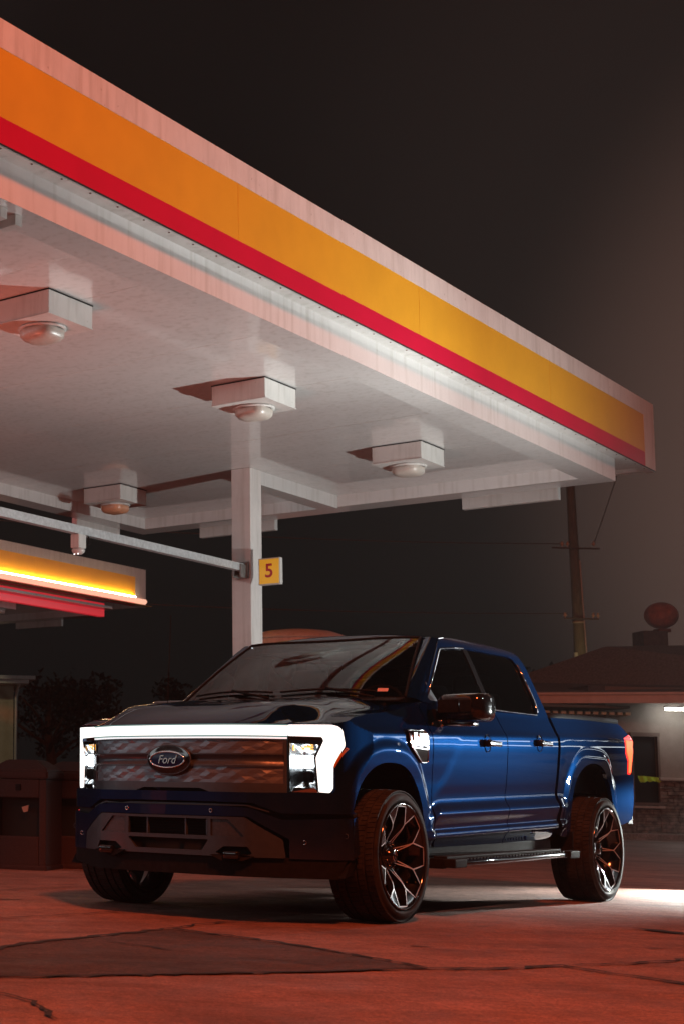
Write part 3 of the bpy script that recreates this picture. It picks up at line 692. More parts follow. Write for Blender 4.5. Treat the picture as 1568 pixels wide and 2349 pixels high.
bm = bmesh.new(); v = [bm.verts.new(roofp(*q)) for q in ((0, .06, 3.39), (9.7, .06, 3.39), (9.7, 6.5, 5.05), (2.6, 6.5, 5.05), (0, 6.5, 4.1))]; bm.faces.new(v)
f = bmesh.ops.extrude_face_region(bm, geom=bm.faces[:]); bmesh.ops.translate(bm, verts=[q for q in f['geom'] if isinstance(q, bmesh.types.BMVert)], vec=(0, 0, -.06))
from_bm(bm, 'roof', simple('shingles', (.26, .24, .23), .9, var=.3, scale=18), st)
bm = bmesh.new(); bx(bm, (0, 0, 0), (.66, .6, 1.3)); ch = from_bm(bm, 'chimney', simple('chimney_block', (.12, .085, .075), .9, var=.2, scale=9), st); ch.location = (22.0-18.15, 42.0-37.0, 4.85)
# round lantern on the chimney block
ball = empty('globe_ornament', (22.33, 42.0, 5.96), 0, 'dim orange round globe with ribs standing above the store roof', 'globe')
bm = bmesh.new(); bmesh.ops.create_uvsphere(bm, u_segments=40, v_segments=24, radius=.43)
for v in bm.verts:
    a = math.atan2(v.co.y, v.co.x); k = 1-.035*abs(math.cos(a*5)); v.co.x *= k; v.co.y *= k; v.co.z *= .84
from_bm(bm, 'globe_shell', simple('orange_shell', (.50, .14, .06), .6, var=.35, scale=4), ball, True)
box('globe_foot', (0, 0, -.42), (.34, .34, .10), simple('globe_foot', (.2, .06, .03), .6), ball, bev=.02)
# tube lamps under the eave
TUBEW = emit('eave_tube', (1.0, .97, .90), 36.0)
for k, (x, y, lab) in enumerate(((19.86, 36.35, 'bright white tube lamp under the store eave'),)):
    tl = empty('eave_lamp', (x, y, 3.06), math.atan2(dirv.y, dirv.x), lab, 'lamp')
    bm = bmesh.new(); bx(bm, (0, 0, .05), (1.0, .16, .04), bev=.006); from_bm(bm, 'lamp_tray', WHITEMETAL, tl)
    bm = bmesh.new(); tube(bm, [(-.47, 0, 0), (.47, 0, 0)], .032, 10); from_bm(bm, 'lamp_tube', TUBEW, tl, True)
# pavement along the store
bm = bmesh.new(); bx(bm, (27, 38.6, .065), (24, 4.6, .15), bev=.02); tag(from_bm(bm, 'sidewalk', mat_ground('sidewalk_concrete', (.46, .42, .39), (.34, .31, .29), .75)), kind='structure')

# ---- utility pole, wires
DARKWOOD = simple('dark_wood', (.16, .13, .11), .9)
WOODP = simple('pole_wood', (.20, .19, .13), .9, var=.35, scale=5, stretch=(8, 8, .6), bump=.3, bscale=40)
up = empty('utility_pole', (21.63, 45.0, 0), 0, 'tall wooden utility pole with crossarm and white guard behind the store', 'pole')
bm = bmesh.new(); tube(bm, [(0.0, 0, 0), (-.10, 0, 4.4), (-.20, 0, 8.4), (-.26, 0, 11.2)], .17, 14, radii=[.19, .165, .135, .11]); from_bm(bm, 'pole_shaft', WOODP, up, True)
box('crossarm', (-.22, -.17, 8.24), (1.4, .05, .05), DARKWOOD, up, bev=.01); box('crossarm', (-.14, -.19, 6.16), (1.0, .05, .045), DARKWOOD, up, bev=.01)
for x, z in ((-.62, 8.33), (-.46, 8.33), (.30, 8.35), (.22, 6.24), (.36, 6.24), (-.6, 6.23)):
    bm = bmesh.new(); tube(bm, [(x, -.17, z-.05), (x, -.17, z-.01), (x, -.17, z), (x, -.17, z+.04), (x, -.17, z+.05), (x, -.17, z+.10)], .03, 8, radii=[.02, .02, .055, .055, .035, .03])
    from_bm(bm, 'insulator', simple('porcelain', (.6, .58, .52), .3), up)
bm = bmesh.new(); tube(bm, [(-.145, 0, 6.04), (-.145, 0, 6.10)], .165, 16); from_bm(bm, 'pole_band', simple('pole_band', (.55, .5, .4), .5), up, True)
box('pole_guard', (-.285, -.08, 4.72), (.09, .06, .92), simple('white_guard', (.55, .58, .5), .6), up)
bm = bmesh.new(); tube(bm, [(.06, -.13, 3.6), (-.02, -.12, 6.0), (-.09, -.11, 7.9)], .018, 6); from_bm(bm, 'ground_wire', GALV, up)
WIRE = simple('wire', (.16, .155, .15), .6)
def wire(name, a, b, sag, lab):
    a, b = Vector(a), Vector(b); bm = bmesh.new()
    tube(bm, [a.lerp(b, k/24)-Vector((0, 0, sag*4*(k/24)*(1-k/24))) for k in range(25)], .014, 5); tag(from_bm(bm, name, WIRE), lab, 'wire')
wire('overhead_wire', (20.98, 44.83, 8.36), (-8, 44.0, 9.6), .5, 'upper thin overhead wire running left from the utility pole crossarm')
wire('overhead_wire', (20.94, 44.81, 6.30), (-8, 44.0, 7.2), .45, 'lower thin overhead wire running left from the utility pole')
wire('overhead_wire', (21.95, 44.83, 8.40), (24.5, 47, 13), .1, 'thin service wire rising right from the utility pole top')
# thin guy poles beyond the far canopy
for x0, x1, lab in ((.0, .52, 'left thin slanted pole above the far canopy'), (.10, .62, 'right thin slanted pole above the far canopy')):
    bm = bmesh.new(); tube(bm, [(3.3+x0*1.6, 42, 6.4), (3.95+x0*1.6, 42, 8.4)], .03, 6); tag(from_bm(bm, 'slanted_pole', simple('pole_grey', (.14, .13, .11), .7)), lab, 'pole')

# ---- round tank top behind the pickup
tk = empty('storage_tank', (8.06, 27.3, 0), 0, 'big round pink lit tank top rising behind the pickup roof', 'tank')
bm = bmesh.new(); prof = [(.90, 0), (.90, 3.52), (.88, 3.57), (.6, 3.67), (.3, 3.71), (.001, 3.72)]
lathe(bm, prof, 64, 'Z'); from_bm(bm, 'tank_shell', mat_white_metal('tank_paint', (.60, .50, .46), .5), tk, True)
bm = bmesh.new(); tube(bm, [(.905*math.cos(2*PI*k/64), .905*math.sin(2*PI*k/64), 3.52) for k in range(65)], .02, 6, cap=False); from_bm(bm, 'tank_rim', WHITEMETAL, tk, True)

# ---- dark trees against the sky
LEAF = simple('night_leaves', (.004, .005, .004), .9, var=.4, scale=3); BARK = simple('bark', (.06, .045, .035), .9)
def tree(x, y, h, r, lab, seed):
    q = random.Random(seed); t = empty('tree', (x, y, 0), 0, lab, 'tree', 'dark trees behind the station')
    bm = bmesh.new(); tube(bm, [(0, 0, 0), (.1, 0, h*.35), (-.05, .1, h*.6), (.05, 0, h*.85)], .2, 8, radii=[.26, .18, .12, .04])
    for k in range(6):
        a = q.uniform(0, 2*PI); z = h*q.uniform(.35, .6); tube(bm, [(0, 0, z), (r*.4*math.cos(a), r*.4*math.sin(a), z+h*.14), (r*.75*math.cos(a), r*.75*math.sin(a), z+h*.22)], .06, 6, radii=[.08, .05, .02])
    from_bm(bm, 'trunk', BARK, t, True)
    verts, faces = [], []; clumps = []
    for k in range(26):
        a = q.uniform(0, 2*PI); rr = r*math.sqrt(q.random())*.9; clumps.append((rr*math.cos(a), rr*math.sin(a), h*(.66+.30*q.uniform(-1, 1)*(1-.5*rr/r)), r*q.uniform(.18, .36)))
    for k in range(2600):
        c = q.choice(clumps); d = Vector((q.gauss(0, 1), q.gauss(0, 1), q.gauss(0, .8))).normalized()*c[3]*q.random()**.4
        p = Vector(c[:3])+d; u = Vector((q.gauss(0, 1), q.gauss(0, 1), q.gauss(0, 1))).normalized(); w = u.cross(Vector((q.random(), q.random(), q.random()))).normalized(); s = q.uniform(.07, .15)
        b = len(verts); verts += [p-u*s, p+w*s*.5, p+u*s, p-w*s*.5]; faces.append((b, b+1, b+2, b+3))
    me = bpy.data.meshes.new('crown'); me.from_pydata([tuple(v) for v in verts], [], faces); me.update(); link('crown', me, LEAF, t)
tree(7.0, 52, 5.0, 2.6, 'dark tree silhouette at the left between the beige building and the pickup', 1)
tree(23.0, 52, 5.6, 2.2, 'dark tree silhouette right of the pickup cab, left of the utility pole', 2)
tree(11.5, 54, 4.8, 2.4, 'small dark tree silhouette just left of the pickup windshield', 5)
# ================================================================ THE PICKUP
TRUCK_YAW = 0.765756
def build_truck():
    fx, fy = -math.sin(TRUCK_YAW), -math.cos(TRUCK_YAW)          # forward direction of the truck
    root = empty('pickup_truck', (2.6913, 10.3083, 0), math.atan2(fy, fx),
                 'dark blue crew cab pickup with lit white light bar and black milled wheels', 'pickup truck')
    T = lambda u, v, z: Vector((-u, v, z))                       # u runs to the rear, v to the driver's side
    FG = Curve1([0, .2, .4, .55, .69, .84, .91, .94, .957, .965], [-.93, -.922, -.892, -.832, -.737, -.645, -.585, -.515, -.42, -.30])
    FB = Curve1([0, .3, .5, .6, .70, .85, .95, .985, .995], [-.96, -.95, -.915, -.868, -.80, -.68, -.585, -.50, -.40])
    prof = Curve1([.38, .455, .49, .510, .532, .560, .64, .655, .735, .752, .85, 1.0, 1.12, 1.165, 1.215, 1.27, 1.33, 1.40, 1.46],
                  [.925, .945, .962, .980, .979, .964, .982, .985, .951, .949, .960, .975, .985, .983, .962, .940, .918, .903, .89])
    plain = Curve1([.38, .455, .60, .85, 1.0, 1.12, 1.165, 1.215, 1.27, 1.33, 1.40, 1.46],
                   [.925, .940, .948, .955, .972, .984, .983, .962, .940, .918, .903, .89])
    plan = Curve1([-.95, -.737, -.645, -.585, -.515, -.42, -.25, 0.0], [.55, .69, .84, .908, .940, .958, .980, 1.02])
    blow = Curve1([-.95, -.80, -.68, -.585, -.50, -.40, 0.0], [.55, .70, .85, .95, .985, .99, 1.02])
    ARCH = {0: (0.02, .45, .515, .525, 2.4), 1: (3.668, .48, .505, .590, 2.4)}
    def arch_e(u, z, k):
        c, zc, a, b, p = ARCH[k]
        return ((abs(u-c)/a)**p + (max(0, z-zc)/b)**p)**(1/p)
    def vside(u, z):
        zs = z - .03*(u-.6)
        w = sst(.62, .78, u + (zs-.70)*-0.9)*(1-sst(2.98, 3.12, u))
        v = prof(zs)*w + plain(zs)*(1-w)
        v = min(v, plan(u) + sst(.70, .64, z)*(blow(u)-plan(u)))
        for k in (0, 1):
            e = arch_e(u, z, k)
            if e < 1.5:
                f = .019*(1-sst(1.13, 1.29, e))
                if k == 0: f *= sst(-.60, -.42, u)
                v += f*(1-sst(1.10, 1.2, z))
        return v
    vg = Curve1([1.34, 1.40, 1.60, 1.80, 1.86, 1.895, 1.915], [.925, .908, .848, .785, .757, .722, .69])
    def arch_pts(k, z0a, z0b, n=28):
        """arch opening from front foot to rear foot"""
        c, zc, a, b, p = ARCH[k]; out = []
        for i in range(n+1):
            t = PI*i/n; ct, st = math.cos(t), math.sin(t)
            x = -a*(abs(ct)**(2/p))*(1 if ct > 0 else -1); y = b*abs(st)**(2/p)
            out.append((c+x, zc+y))
        return [(out[0][0], z0a)] + out + [(out[-1][0], z0b)] if True else out
    zf = Curve1([-.62, -.50, -.36, -.2, .172, .40, .60], [1.183, 1.205, 1.243, 1.265, 1.303, 1.345, 1.388])
    ztop = Curve1([1.28, 1.5, 1.8, 2.3, 2.6, 2.74], [1.866, 1.893, 1.906, 1.906, 1.893, 1.878])
    zc = Curve1([1.15, 1.34, 1.7, 2.1, 2.5, 2.8], [1.868, 1.925, 1.962, 1.978, 1.975, 1.955])

    # ---- sides
    for sd in (1, -1):
        fs = lambda u, z: T(u, sd*vside(u, z), z)
        out = (0, sd, 0)
        a0 = arch_pts(0, .655, .44)
        fender = [(-.588, .780), (-.583, .80), (-.584, .936), (-.512, 1.052), (-.53, 1.10), (-.575, 1.18)] + \
                 [(u, zf(u)) for u in (-.56, -.5, -.4, -.2, 0, .172, .3, .45, .598)] + [(.638, 1.18), (.676, .86), (.668, .66), (.672, .50), (.66, .455), (.585, .44)] + list(reversed(a0))
        fender = [p for i, p in enumerate(fender) if i == 0 or (Vector(p)-Vector(fender[i-1])).length > .006]
        panel('fender', fender, fs, PAINT, root, step=.016, flange=.03, outward=out)
        gap = [(1.862, 1.385), (1.900, 1.24), (1.925, 1.0), (1.932, .85), (1.918, .75), (1.905, .60), (1.885, .50), (1.872, .465)]
        fd = [(.612, 1.388), (.650, 1.18), (.688, .86), (.680, .66), (.684, .50), (.71, .448)] + [(u-.006, z) for u, z in reversed(gap)]
        rd = [(u+.006, z) for u, z in gap] + [(2.62, .485), (2.80, .50), (2.865, .56), (2.898, .80), (2.902, 1.04), (2.897, 1.25), (2.885, 1.40)]
        for nm, ol, hu, hz in (('front_door', fillet(fd, .03), 1.60, 1.150), ('rear_door', fillet(rd, [.02]*8+[.02, .08, .05, .05, .05, .05, .02]), 2.575, 1.187)):
            d = panel(nm, ol, fs, PAINT, root, step=.0135, flange=.025, outward=out)
            # handle: recess dish, chrome strap with a dark key end
            bm = bmesh.new(); vv = vside(hu, hz)
            for i in range(1):
                r1 = [bm.verts.new(T(hu-.055+.055*math.cos(a), sd*(vv+.003), hz+.062*math.sin(a))) for a in [2*PI*k/24 for k in range(24)]]
                r2 = [bm.verts.new(T(hu-.055+.046*math.cos(a), sd*(vv-.006), hz+.052*math.sin(a))) for a in [2*PI*k/24 for k in range(24)]]
                for k in range(24): bm.faces.new((r1[k], r1[(k+1) % 24], r2[(k+1) % 24], r2[k]))
                bm.faces.new(r2)
            from_bm(bm, 'handle_dish', BLACKGLOSS, d, True)
            bm = bmesh.new()
            bx(bm, T(hu-.005, sd*(vv+.034), hz), (.20, .022, .036), bev=.010, seg=3)
            bx(bm, T(hu+.075, sd*(vv+.012), hz), (.030, .04, .030), bev=.006)
            from_bm(bm, 'door_handle', CHROME, d, True)
            bm = bmesh.new(); bx(bm, T(hu-.098, sd*(vv+.022), hz), (.052, .05, .050), bev=.014, seg=3)
            from_bm(bm, 'handle_end', BLACKGLOSS, d, True)
        # bed side
        a1 = arch_pts(1, .52, .60)
        bed = [(2.945, 1.397), (3.676, 1.419), (4.43, 1.428), (4.50, 1.405), (4.60, 1.335), (4.425, 1.300), (4.447, 1.177), (4.522, 1.115), (4.548, 1.005), (4.714, 1.005), (4.715, .78), (4.672, .64), (4.545, .606), (4.25, .578)] + \
              list(reversed(a1)) + [(3.06, .50), (2.985, .515), (2.945, .60), (2.955, 1.04)]
        panel('bed_side', bed, fs, PAINT, root, step=.018, flange=.03, outward=out)
        # cargo bed rail cap
        bm = bmesh.new()
        tube(bm, [T(u, sd*(vside(u, 1.40)-.035), interp(u, [2.94, 3.68, 4.45], [1.404, 1.424, 1.432])) for u in (2.95, 3.2, 3.5, 3.8, 4.1, 4.45)], .034, 8)
        from_bm(bm, 'bed_rail_cap', BLACKPLASTIC, root, True)
        # tail light
        tl = [(4.425, 1.300), (4.60, 1.335), (4.664, 1.295), (4.664, 1.256), (4.618, 1.244), (4.714, 1.169), (4.714, 1.008), (4.548, 1.008), (4.522, 1.115), (4.447, 1.177)]
        tb = panel('tail_light', [(u, z) for u, z in tl], lambda u, z: T(u, sd*(vside(u, z)+.002 - .5*max(0, u-4.60)**1.3), z), TAILEDGE, root, step=.025, flange=.04, outward=out)
        inn = [(4.450, 1.285), (4.655, 1.285), (4.600, 1.235), (4.690, 1.16), (4.690, 1.02), (4.573, 1.02), (4.548, 1.125), (4.470, 1.19)]
        panel('light_guide', inn, lambda u, z: T(u, sd*(vside(u, z)+.006 - .5*max(0, u-4.60)**1.3), z), TAIL, tb, step=.025, flange=.004, outward=out)
        # cab frame round the side glass
        frame = [(.665, 1.388), (1.30, 1.866), (1.5, 1.893), (1.8, 1.906), (2.3, 1.906), (2.6, 1.893), (2.735, 1.868), (2.80, 1.785), (2.925, 1.405), (2.90, 1.394), (1.8, 1.392)]
        frame = fillet(frame, [0, .05, .05, .05, .05, .05, .06, .10, .01, 0, 0])
        hole = fillet([(.775, 1.425), (1.245, 1.792), (1.72, 1.832), (2.55, 1.838), (2.635, 1.79), (2.735, 1.50), (2.70, 1.408), (1.8, 1.404), (.80, 1.408)], [.01, .06, .1, .05, .05, .08, .05, 0, .01])
        fg = lambda u, z: T(u, sd*vg(z), z)
        panel('cab_frame', frame, fg, PAINT, root, holes=[hole], step=.026, flange=.025, outward=out)
        # glass: front and rear window with the dark pillar strip between
        fw = [(.775, 1.425), (1.245, 1.792), (1.69, 1.83), (1.80, 1.404), (.80, 1.408)]
        rw = [(1.75, 1.83), (2.55, 1.838), (2.635, 1.79), (2.735, 1.50), (2.70, 1.408), (1.86, 1.404)]
        fgi = lambda u, z: T(u, sd*(vg(z)-.010), z)
        panel('window', fw, fgi, SGLASS, root, step=.05, flange=0, outward=out)
        panel('window', rw, fgi, simple_glass_dark(), root, step=.05, flange=0, outward=out)
        panel('pillar_trim', [(1.68, 1.835), (1.76, 1.835), (1.87, 1.402), (1.79, 1.402)], lambda u, z: T(u, sd*(vg(z)-.006), z), BLACKGLOSS, root, step=.05, flange=.02, outward=out)
        panel('mirror_sail', [(.775, 1.43), (.80, 1.408), (.93, 1.406), (.835, 1.535), (.80, 1.45)], lambda u, z: T(u, sd*(vg(z)-.004), z), GREYSATIN, root, step=.05, flange=.01, outward=out)
        # bright surround along the belt, up the rear and along the front edge
        bm = bmesh.new()
        line = [(1.0, 1.404), (1.8, 1.400), (2.67, 1.402), (2.72, 1.43), (2.738, 1.50), (2.70, 1.62), (2.645, 1.785)]
        tube(bm, [T(u, sd*(vg(z)+.003), z) for u, z in line], .008, 6)
        from_bm(bm, 'window_trim', CHROME, root, True)
        bm = bmesh.new(); line = [(.80, 1.452), (1.02, 1.622), (1.20, 1.762), (1.25, 1.794), (1.5, 1.818), (1.69, 1.832)]
        tube(bm, [T(u, sd*(vg(z)+.002), z) for u, z in line], .005, 6)
        from_bm(bm, 'window_trim', CHROME, root, True)
        # windshield pillar
        def pil(t, s):
            w = Vector((.60, .826, 1.418)).lerp(Vector((1.296, .648, 1.880)), t); o = Vector((.665, vg(1.39)+.001, 1.388)).lerp(Vector((1.30, vg(1.866), 1.866)), t)
            w.z += .012*math.sin(PI*t); m = w.lerp(o, s); m += Vector((-.012, .012, .008))*math.sin(PI*s)
            return T(m.x, sd*m.y, m.z)
        grid_surface('windshield_pillar', lambda i, j: pil(i, j), 16, 6, PAINT, root, outward=(.6, sd, .4))
        # mirror
        mr = empty('mirror', label=None); mr.parent = root
        def ring(u, v0, v1, z0, z1, r):
            return [(u, p[0], p[1]) for p in fillet([(v0, z0), (v1, z0), (v1, z1), (v0, z1)], r, 5)]
        bm = bmesh.new(); rings = []
        for u, i, r in ((.770, .055, .05), (.785, .022, .055), (.82, .004, .06), (.90, 0, .06), (.962, 0, .05)):
            rr = ring(u, .945+i, 1.262-i, 1.272+i*.7, 1.452-i*.7, r); rings.append([bm.verts.new(T(a, sd*b, c)) for a, b, c in rr])
        for a, b in zip(rings, rings[1:]):
            k = len(a)
            for q in range(k): bm.faces.new((a[q], a[(q+1) % k], b[(q+1) % k], b[q]))
        bm.faces.new(rings[0]); bm.faces.new(rings[-1])
        from_bm(bm, 'mirror_housing', BLACKGLOSS, mr, True)
        bm = bmesh.new(); rr = ring(.966, .958, 1.250, 1.284, 1.440, .045); bm.faces.new([bm.verts.new(T(a, sd*b, c)) for a, b, c in rr])
        from_bm(bm, 'mirror_glass', CHROME, mr)
        bm = bmesh.new(); rr = ring(.964, .950, 1.258, 1.276, 1.448, .05)
        tube(bm, [T(a, sd*b, c) for a, b, c in rr+rr[:1]], .007, 6, cap=False); from_bm(bm, 'mirror_rim', CHROME, mr, True)
        bm = bmesh.new(); bx(bm, T(.85, sd*.955, 1.30), (.11, .16, .10), bev=.02, seg=3); bx(bm, T(.86, sd*1.06, 1.252), (.10, .24, .034), bev=.012, seg=3)
        from_bm(bm, 'mirror_arm', BLACKGLOSS, mr, True)
        bm = bmesh.new(); bx(bm, T(.808, sd*1.06, 1.238), (.012, .22, .012), bev=.004); bx(bm, T(.80, sd*.955, 1.25), (.014, .05, .05), bev=.005)
        from_bm(bm, 'mirror_strip', CHROME, mr, True)
        bm = bmesh.new(); bx(bm, T(.768, sd*1.035, 1.365), (.010, .135, .085), bev=.004); bx(bm, T(.768, sd*1.15, 1.365), (.010, .075, .080), bev=.004)
        from_bm(bm, 'mirror_lamp', BLACKPLASTIC, mr)
        # fender badge
        bd = panel('fender_badge', fillet([(.262, 1.188), (.512, 1.196), (.553, 1.165), (.560, .992), (.468, .985), (.330, 1.06), (.285, 1.10)], .02), lambda u, z: T(u, sd*(vside(u, z)+.012), z), BLACKGLOSS, root, step=.025, flange=.016, outward=out)
        bo = fillet([(.262, 1.188), (.512, 1.196), (.553, 1.165), (.560, .992), (.468, .985), (.330, 1.06), (.285, 1.10)], .02)
        bm = bmesh.new(); tube(bm, [T(u, sd*(vside(u, z)+.013), z) for u, z in bo+bo[:1]], .0045, 6, cap=False); from_bm(bm, 'badge_edge', CHROME, bd, True)
        fl = lambda x, y, z, cu=.425, cz=1.140: T(cu+x*sd, sd*(vside(cu, cz)+.016+z), cz+y)
        text_mesh('badge_lettering', 'F-150', .085, fl, CHROME, bd, .004, width=.20)
        panel('badge_plate', [(.322, 1.103), (.548, 1.097), (.548, 1.070), (.322, 1.076)], lambda u, z: T(u, sd*(vside(u, z)+.016), z), MILLED, bd, step=.05, flange=.006, outward=out)
        text_mesh('badge_lettering', 'LIGHTNING', .024, lambda x, y, z: T(.435+x*sd, sd*(vside(.435, 1.087)+.019+z), 1.087+y), BLACKPLASTIC, bd, .001, width=.19)
        text_mesh('bed_lettering', 'LIGHTNING', .05, lambda x, y, z: T(4.20+x*sd, sd*(vside(4.20+x*sd, 1.27)+.003+z), 1.27+y), BLACKGLOSS, root, .001, width=.34)
        # sill and running board
        bm = bmesh.new()
        bx(bm, T(1.72, sd*.905, .44), (2.22, .06, .10), bev=.02); bx(bm, T(1.72, sd*.84, .40), (2.3, .10, .06))
        from_bm(bm, 'rocker_sill', BLACKPLASTIC, root)
        rb = empty('running_board'); rb.parent = root; rb.location = T(0, 0, 0)
        tilt = lambda u: .030*(u-.66)/2.25
        bm = bmesh.new()
        def seg(u0, u1, v0, v1, z0, z1, bev=.006):
            vs0 = len(bm.verts); bx(bm, (0, 0, 0), (u1-u0, abs(v1-v0), z1-z0), bev=bev)
            bm.verts.ensure_lookup_table()
            for v in list(bm.verts)[vs0:]:
                uu = (u0+u1)/2-v.co.x; v.co = Vector((-uu, sd*(v0+v1)/2+v.co.y, (z0+z1)/2+v.co.z+tilt(uu)))
        seg(.70, 2.74, .945, 1.035, .372, .392); from_bm(bm, 'tread_plate', BOARDGREY, rb)
        bm = bmesh.new(); seg(.83, 2.74, 1.035, 1.098, .330, .366, .012); from_bm(bm, 'board_rail', BLACKGLOSS, rb, True)
        bm = bmesh.new()
        for k in range(34): seg(.80+k*.056, .835+k*.056, 1.034, 1.078, .366, .378, .003)
        from_bm(bm, 'grip_pads', BLACKPLASTIC, rb)
        for (u0, u1) in ((.655, .84), (2.73, 2.92)):
            bm = bmesh.new(); seg(u0, u1, 1.03, 1.108, .322, .378, .008); from_bm(bm, 'end_cap', BOARDGREY, rb)
        bm = bmesh.new(); seg(.655, .70, .90, 1.03, .315, .378, .006); from_bm(bm, 'board_nose', BLACKPLASTIC, rb)
        for u in (.9, 1.7, 2.5):
            bm = bmesh.new(); seg(u, u+.06, .60, 1.03, .325, .362, .005); from_bm(bm, 'board_bracket', BLACKPLASTIC, rb)
        # wheel wells
        for k in (0, 1):
            c, z0, a, b, p = ARCH[k]
            def well(i, j):
                t = PI*i; ct, st = math.cos(t), math.sin(t)
                return T(c - (a+.012)*(abs(ct)**(2/p))*(1 if ct > 0 else -1), sd*(.955-.42*j), (z0 if 0 < i < 1 else .36) + (b+.012)*abs(st)**(2/p))
            grid_surface('wheel_well', well, 28, 4, BLACKPLASTIC, root, outward=(0, 0, -1))
        # mudflap
        box('mud_flap', T(3.155, sd*.86, .44), (.02, .24, .20), BLACKPLASTIC, root)

    # ---- hood
    def hood(i, j):
        t = -1+2*i; a = abs(t)
        t = (1-(1-a)**1.25)*(1 if t > 0 else -1); a = abs(t)
        uf = FG(.905*a)+.010; ur = .35+.215*a*a
        jj = j**1.6; u = uf+(ur-uf)*jj
        ve = vside(u, zf(u))+.0 if u > -.62 else .905
        ve = ve*sst(-.75, -.45, u)+.905*(1-sst(-.75, -.45, u)) if u < -.45 else ve
        d = u-uf
        hin = Hin(d) - .010*(1-sst(.15, .40, a))*sst(.1, .4, d)
        w = sst(.60, .84, a)
        edge = zf(u) if u > -.62 else 1.186
        z = hin*(1-w)+edge*w
        if a < 1: z = max(z, 1.183)
        return T(u, t*ve, z)
    Hin = Curve1([0, .03, .10, .20, .30, .45, .70, 1.0, 1.3], [1.183, 1.202, 1.238, 1.282, 1.316, 1.342, 1.366, 1.398, 1.414])
    grid_surface('hood', hood, 72, 60, PAINT, root, outward=(0, 0, 1), flange=.02)
    # cowl, wipers
    def wbase(s): v = .826*s; return Vector((.372+.228*s*s, v, 1.420-.004*(1-s*s)))
    grid_surface('cowl', lambda i, j: (lambda s: T(wbase(s).x-.10+.13*j, wbase(s).y, 1.392+.032*j))(-1+2*i), 24, 3, BLACKPLASTIC, root)
    # ---- roof, windshield
    def roofz(u, a): return zc(u)-(zc(u)-ztop(u))*a**2.4
    rfront = lambda a: 1.170+.130*a*a
    def roof(i, j):
        t = -1+2*i; a = abs(t); u = rfront(a)+(2.745-rfront(a))*j
        return T(u, t*vg(ztop(u)), roofz(u, a))
    grid_surface('roof', roof, 40, 40, PAINT, root, flange=.02)
    def wtop(s):
        v = .648*s; a = abs(v)/.752; u = rfront(a); return Vector((u, v, roofz(u, a)))
    def wind(i, j):
        s = -1+2*i; p = wbase(s).lerp(wtop(s), j); n = Vector((-.52, 0, .85)); p += n*.035*math.sin(PI*j)*(1-.6*s*s); return T(p.x, p.y, p.z)
    grid_surface('windshield', wind, 36, 20, WGLASS, root, outward=(.5, 0, .8))
    bm = bmesh.new()                                              # black frit round the glass
    for s in (-1, 1): tube(bm, [wind((s+1)/2, j/14)+Vector((.001, 0, .001)) for j in range(15)], .009, 6)
    tube(bm, [wind(i/20, 1.0) for i in range(21)], .010, 6)
    from_bm(bm, 'windshield_seal', BLACKPLASTIC, root, True)
    for s0, s1 in ((-.86, -.02), (.05, .80)):
        wp = empty('wiper'); wp.parent = root
        bm = bmesh.new(); tube(bm, [wind((s+1)/2, .055+.03*math.sin(PI*k/10))+Vector((.012, 0, .012)) for k, s in [(k, s0+(s1-s0)*k/10) for k in range(11)]], .008, 6)
        from_bm(bm, 'wiper_blade', BLACKPLASTIC, wp, True)
        bm = bmesh.new(); e = wind((s1+1)/2, .0); tube(bm, [e+Vector((.03, 0, .0)), wind(((s0+s1)/2+1)/2, .085)+Vector((.022, 0, .02))], .009, 6)
        from_bm(bm, 'wiper_arm', BLACKPLASTIC, wp, True)
    panel('windshield_sticker', [(.80, .07), (.875, .07), (.875, .115), (.80, .115)], lambda s, j: wind((s+1)/2, j)+Vector((.004, 0, .004)), simple('sticker', (.55, .35, .33), .5), root, step=.5, flange=0, outward=(.5, 0, .8), grid=False)
    # cab back
    def back(i, j):
        t = -1+2*i
        if j < .72:
            q = j/.72; z = roofz(2.745, abs(t))*(1-q)+1.40*q; u = 2.745+.185*q; v = t*(vg(ztop(2.74))*(1-q)+.905*q)
        else:
            q = (j-.72)/.28; z = 1.40-.9*q; u = 2.93; v = t*(.905+.03*q)
        return T(u, v, z)
    grid_surface('cab_back', back, 20, 14, PAINT, root, outward=(-1, 0, 0))
    panel('rear_window', [(-.60, 1.46), (.60, 1.46), (.55, 1.80), (-.55, 1.80)], lambda v, z: T(2.745+.185*(1.885-z)/.485+.012, v, z), simple_glass_dark(), root, step=.2, flange=.01, outward=(-1, 0, 0))
    # ---- cargo bed
    bm = bmesh.new()
    bx(bm, T(3.80, 0, .86), (1.66, 1.60, .05)); bx(bm, T(2.985, 0, 1.10), (.05, 1.72, .58))
    for s in (1, -1): bx(bm, T(3.80, s*.83, 1.12), (1.66, .05, .56))
    from_bm(bm, 'bed_liner', BLACKPLASTIC, root)
    tg = panel('tailgate', fillet([(-.80, .80), (.80, .80), (.80, 1.415), (-.80, 1.415)], .03), lambda v, z: T(4.675-.03*(v/.8)**2, v, z), PAINT, root, step=.08, flange=.05, outward=(-1, 0, 0))
    panel('tailgate_light', [(-.78, 1.18), (.78, 1.18), (.78, 1.22), (-.78, 1.22)], lambda v, z: T(4.682-.03*(v/.8)**2, v, z), TAILEDGE, tg, step=.2, flange=.006, outward=(-1, 0, 0))
    bm = bmesh.new()
    prism(bm, fillet([(4.60, -.93), (4.76, -.93), (4.86, -.80), (4.86, .80), (4.76, .93), (4.60, .93)], .04), lambda a, b, d: T(a, b, d), .60, .78)
    from_bm(bm, 'rear_bumper', BLACKPLASTIC, root)

    # ---- nose: light bar, lamps, grille
    fF = lambda off: (lambda v, z: T(FG(abs(v))+off, v, z))
    fB = lambda off: (lambda v, z: T(FB(abs(v))+off, v, z))
    FWD = (1, 0, 0)
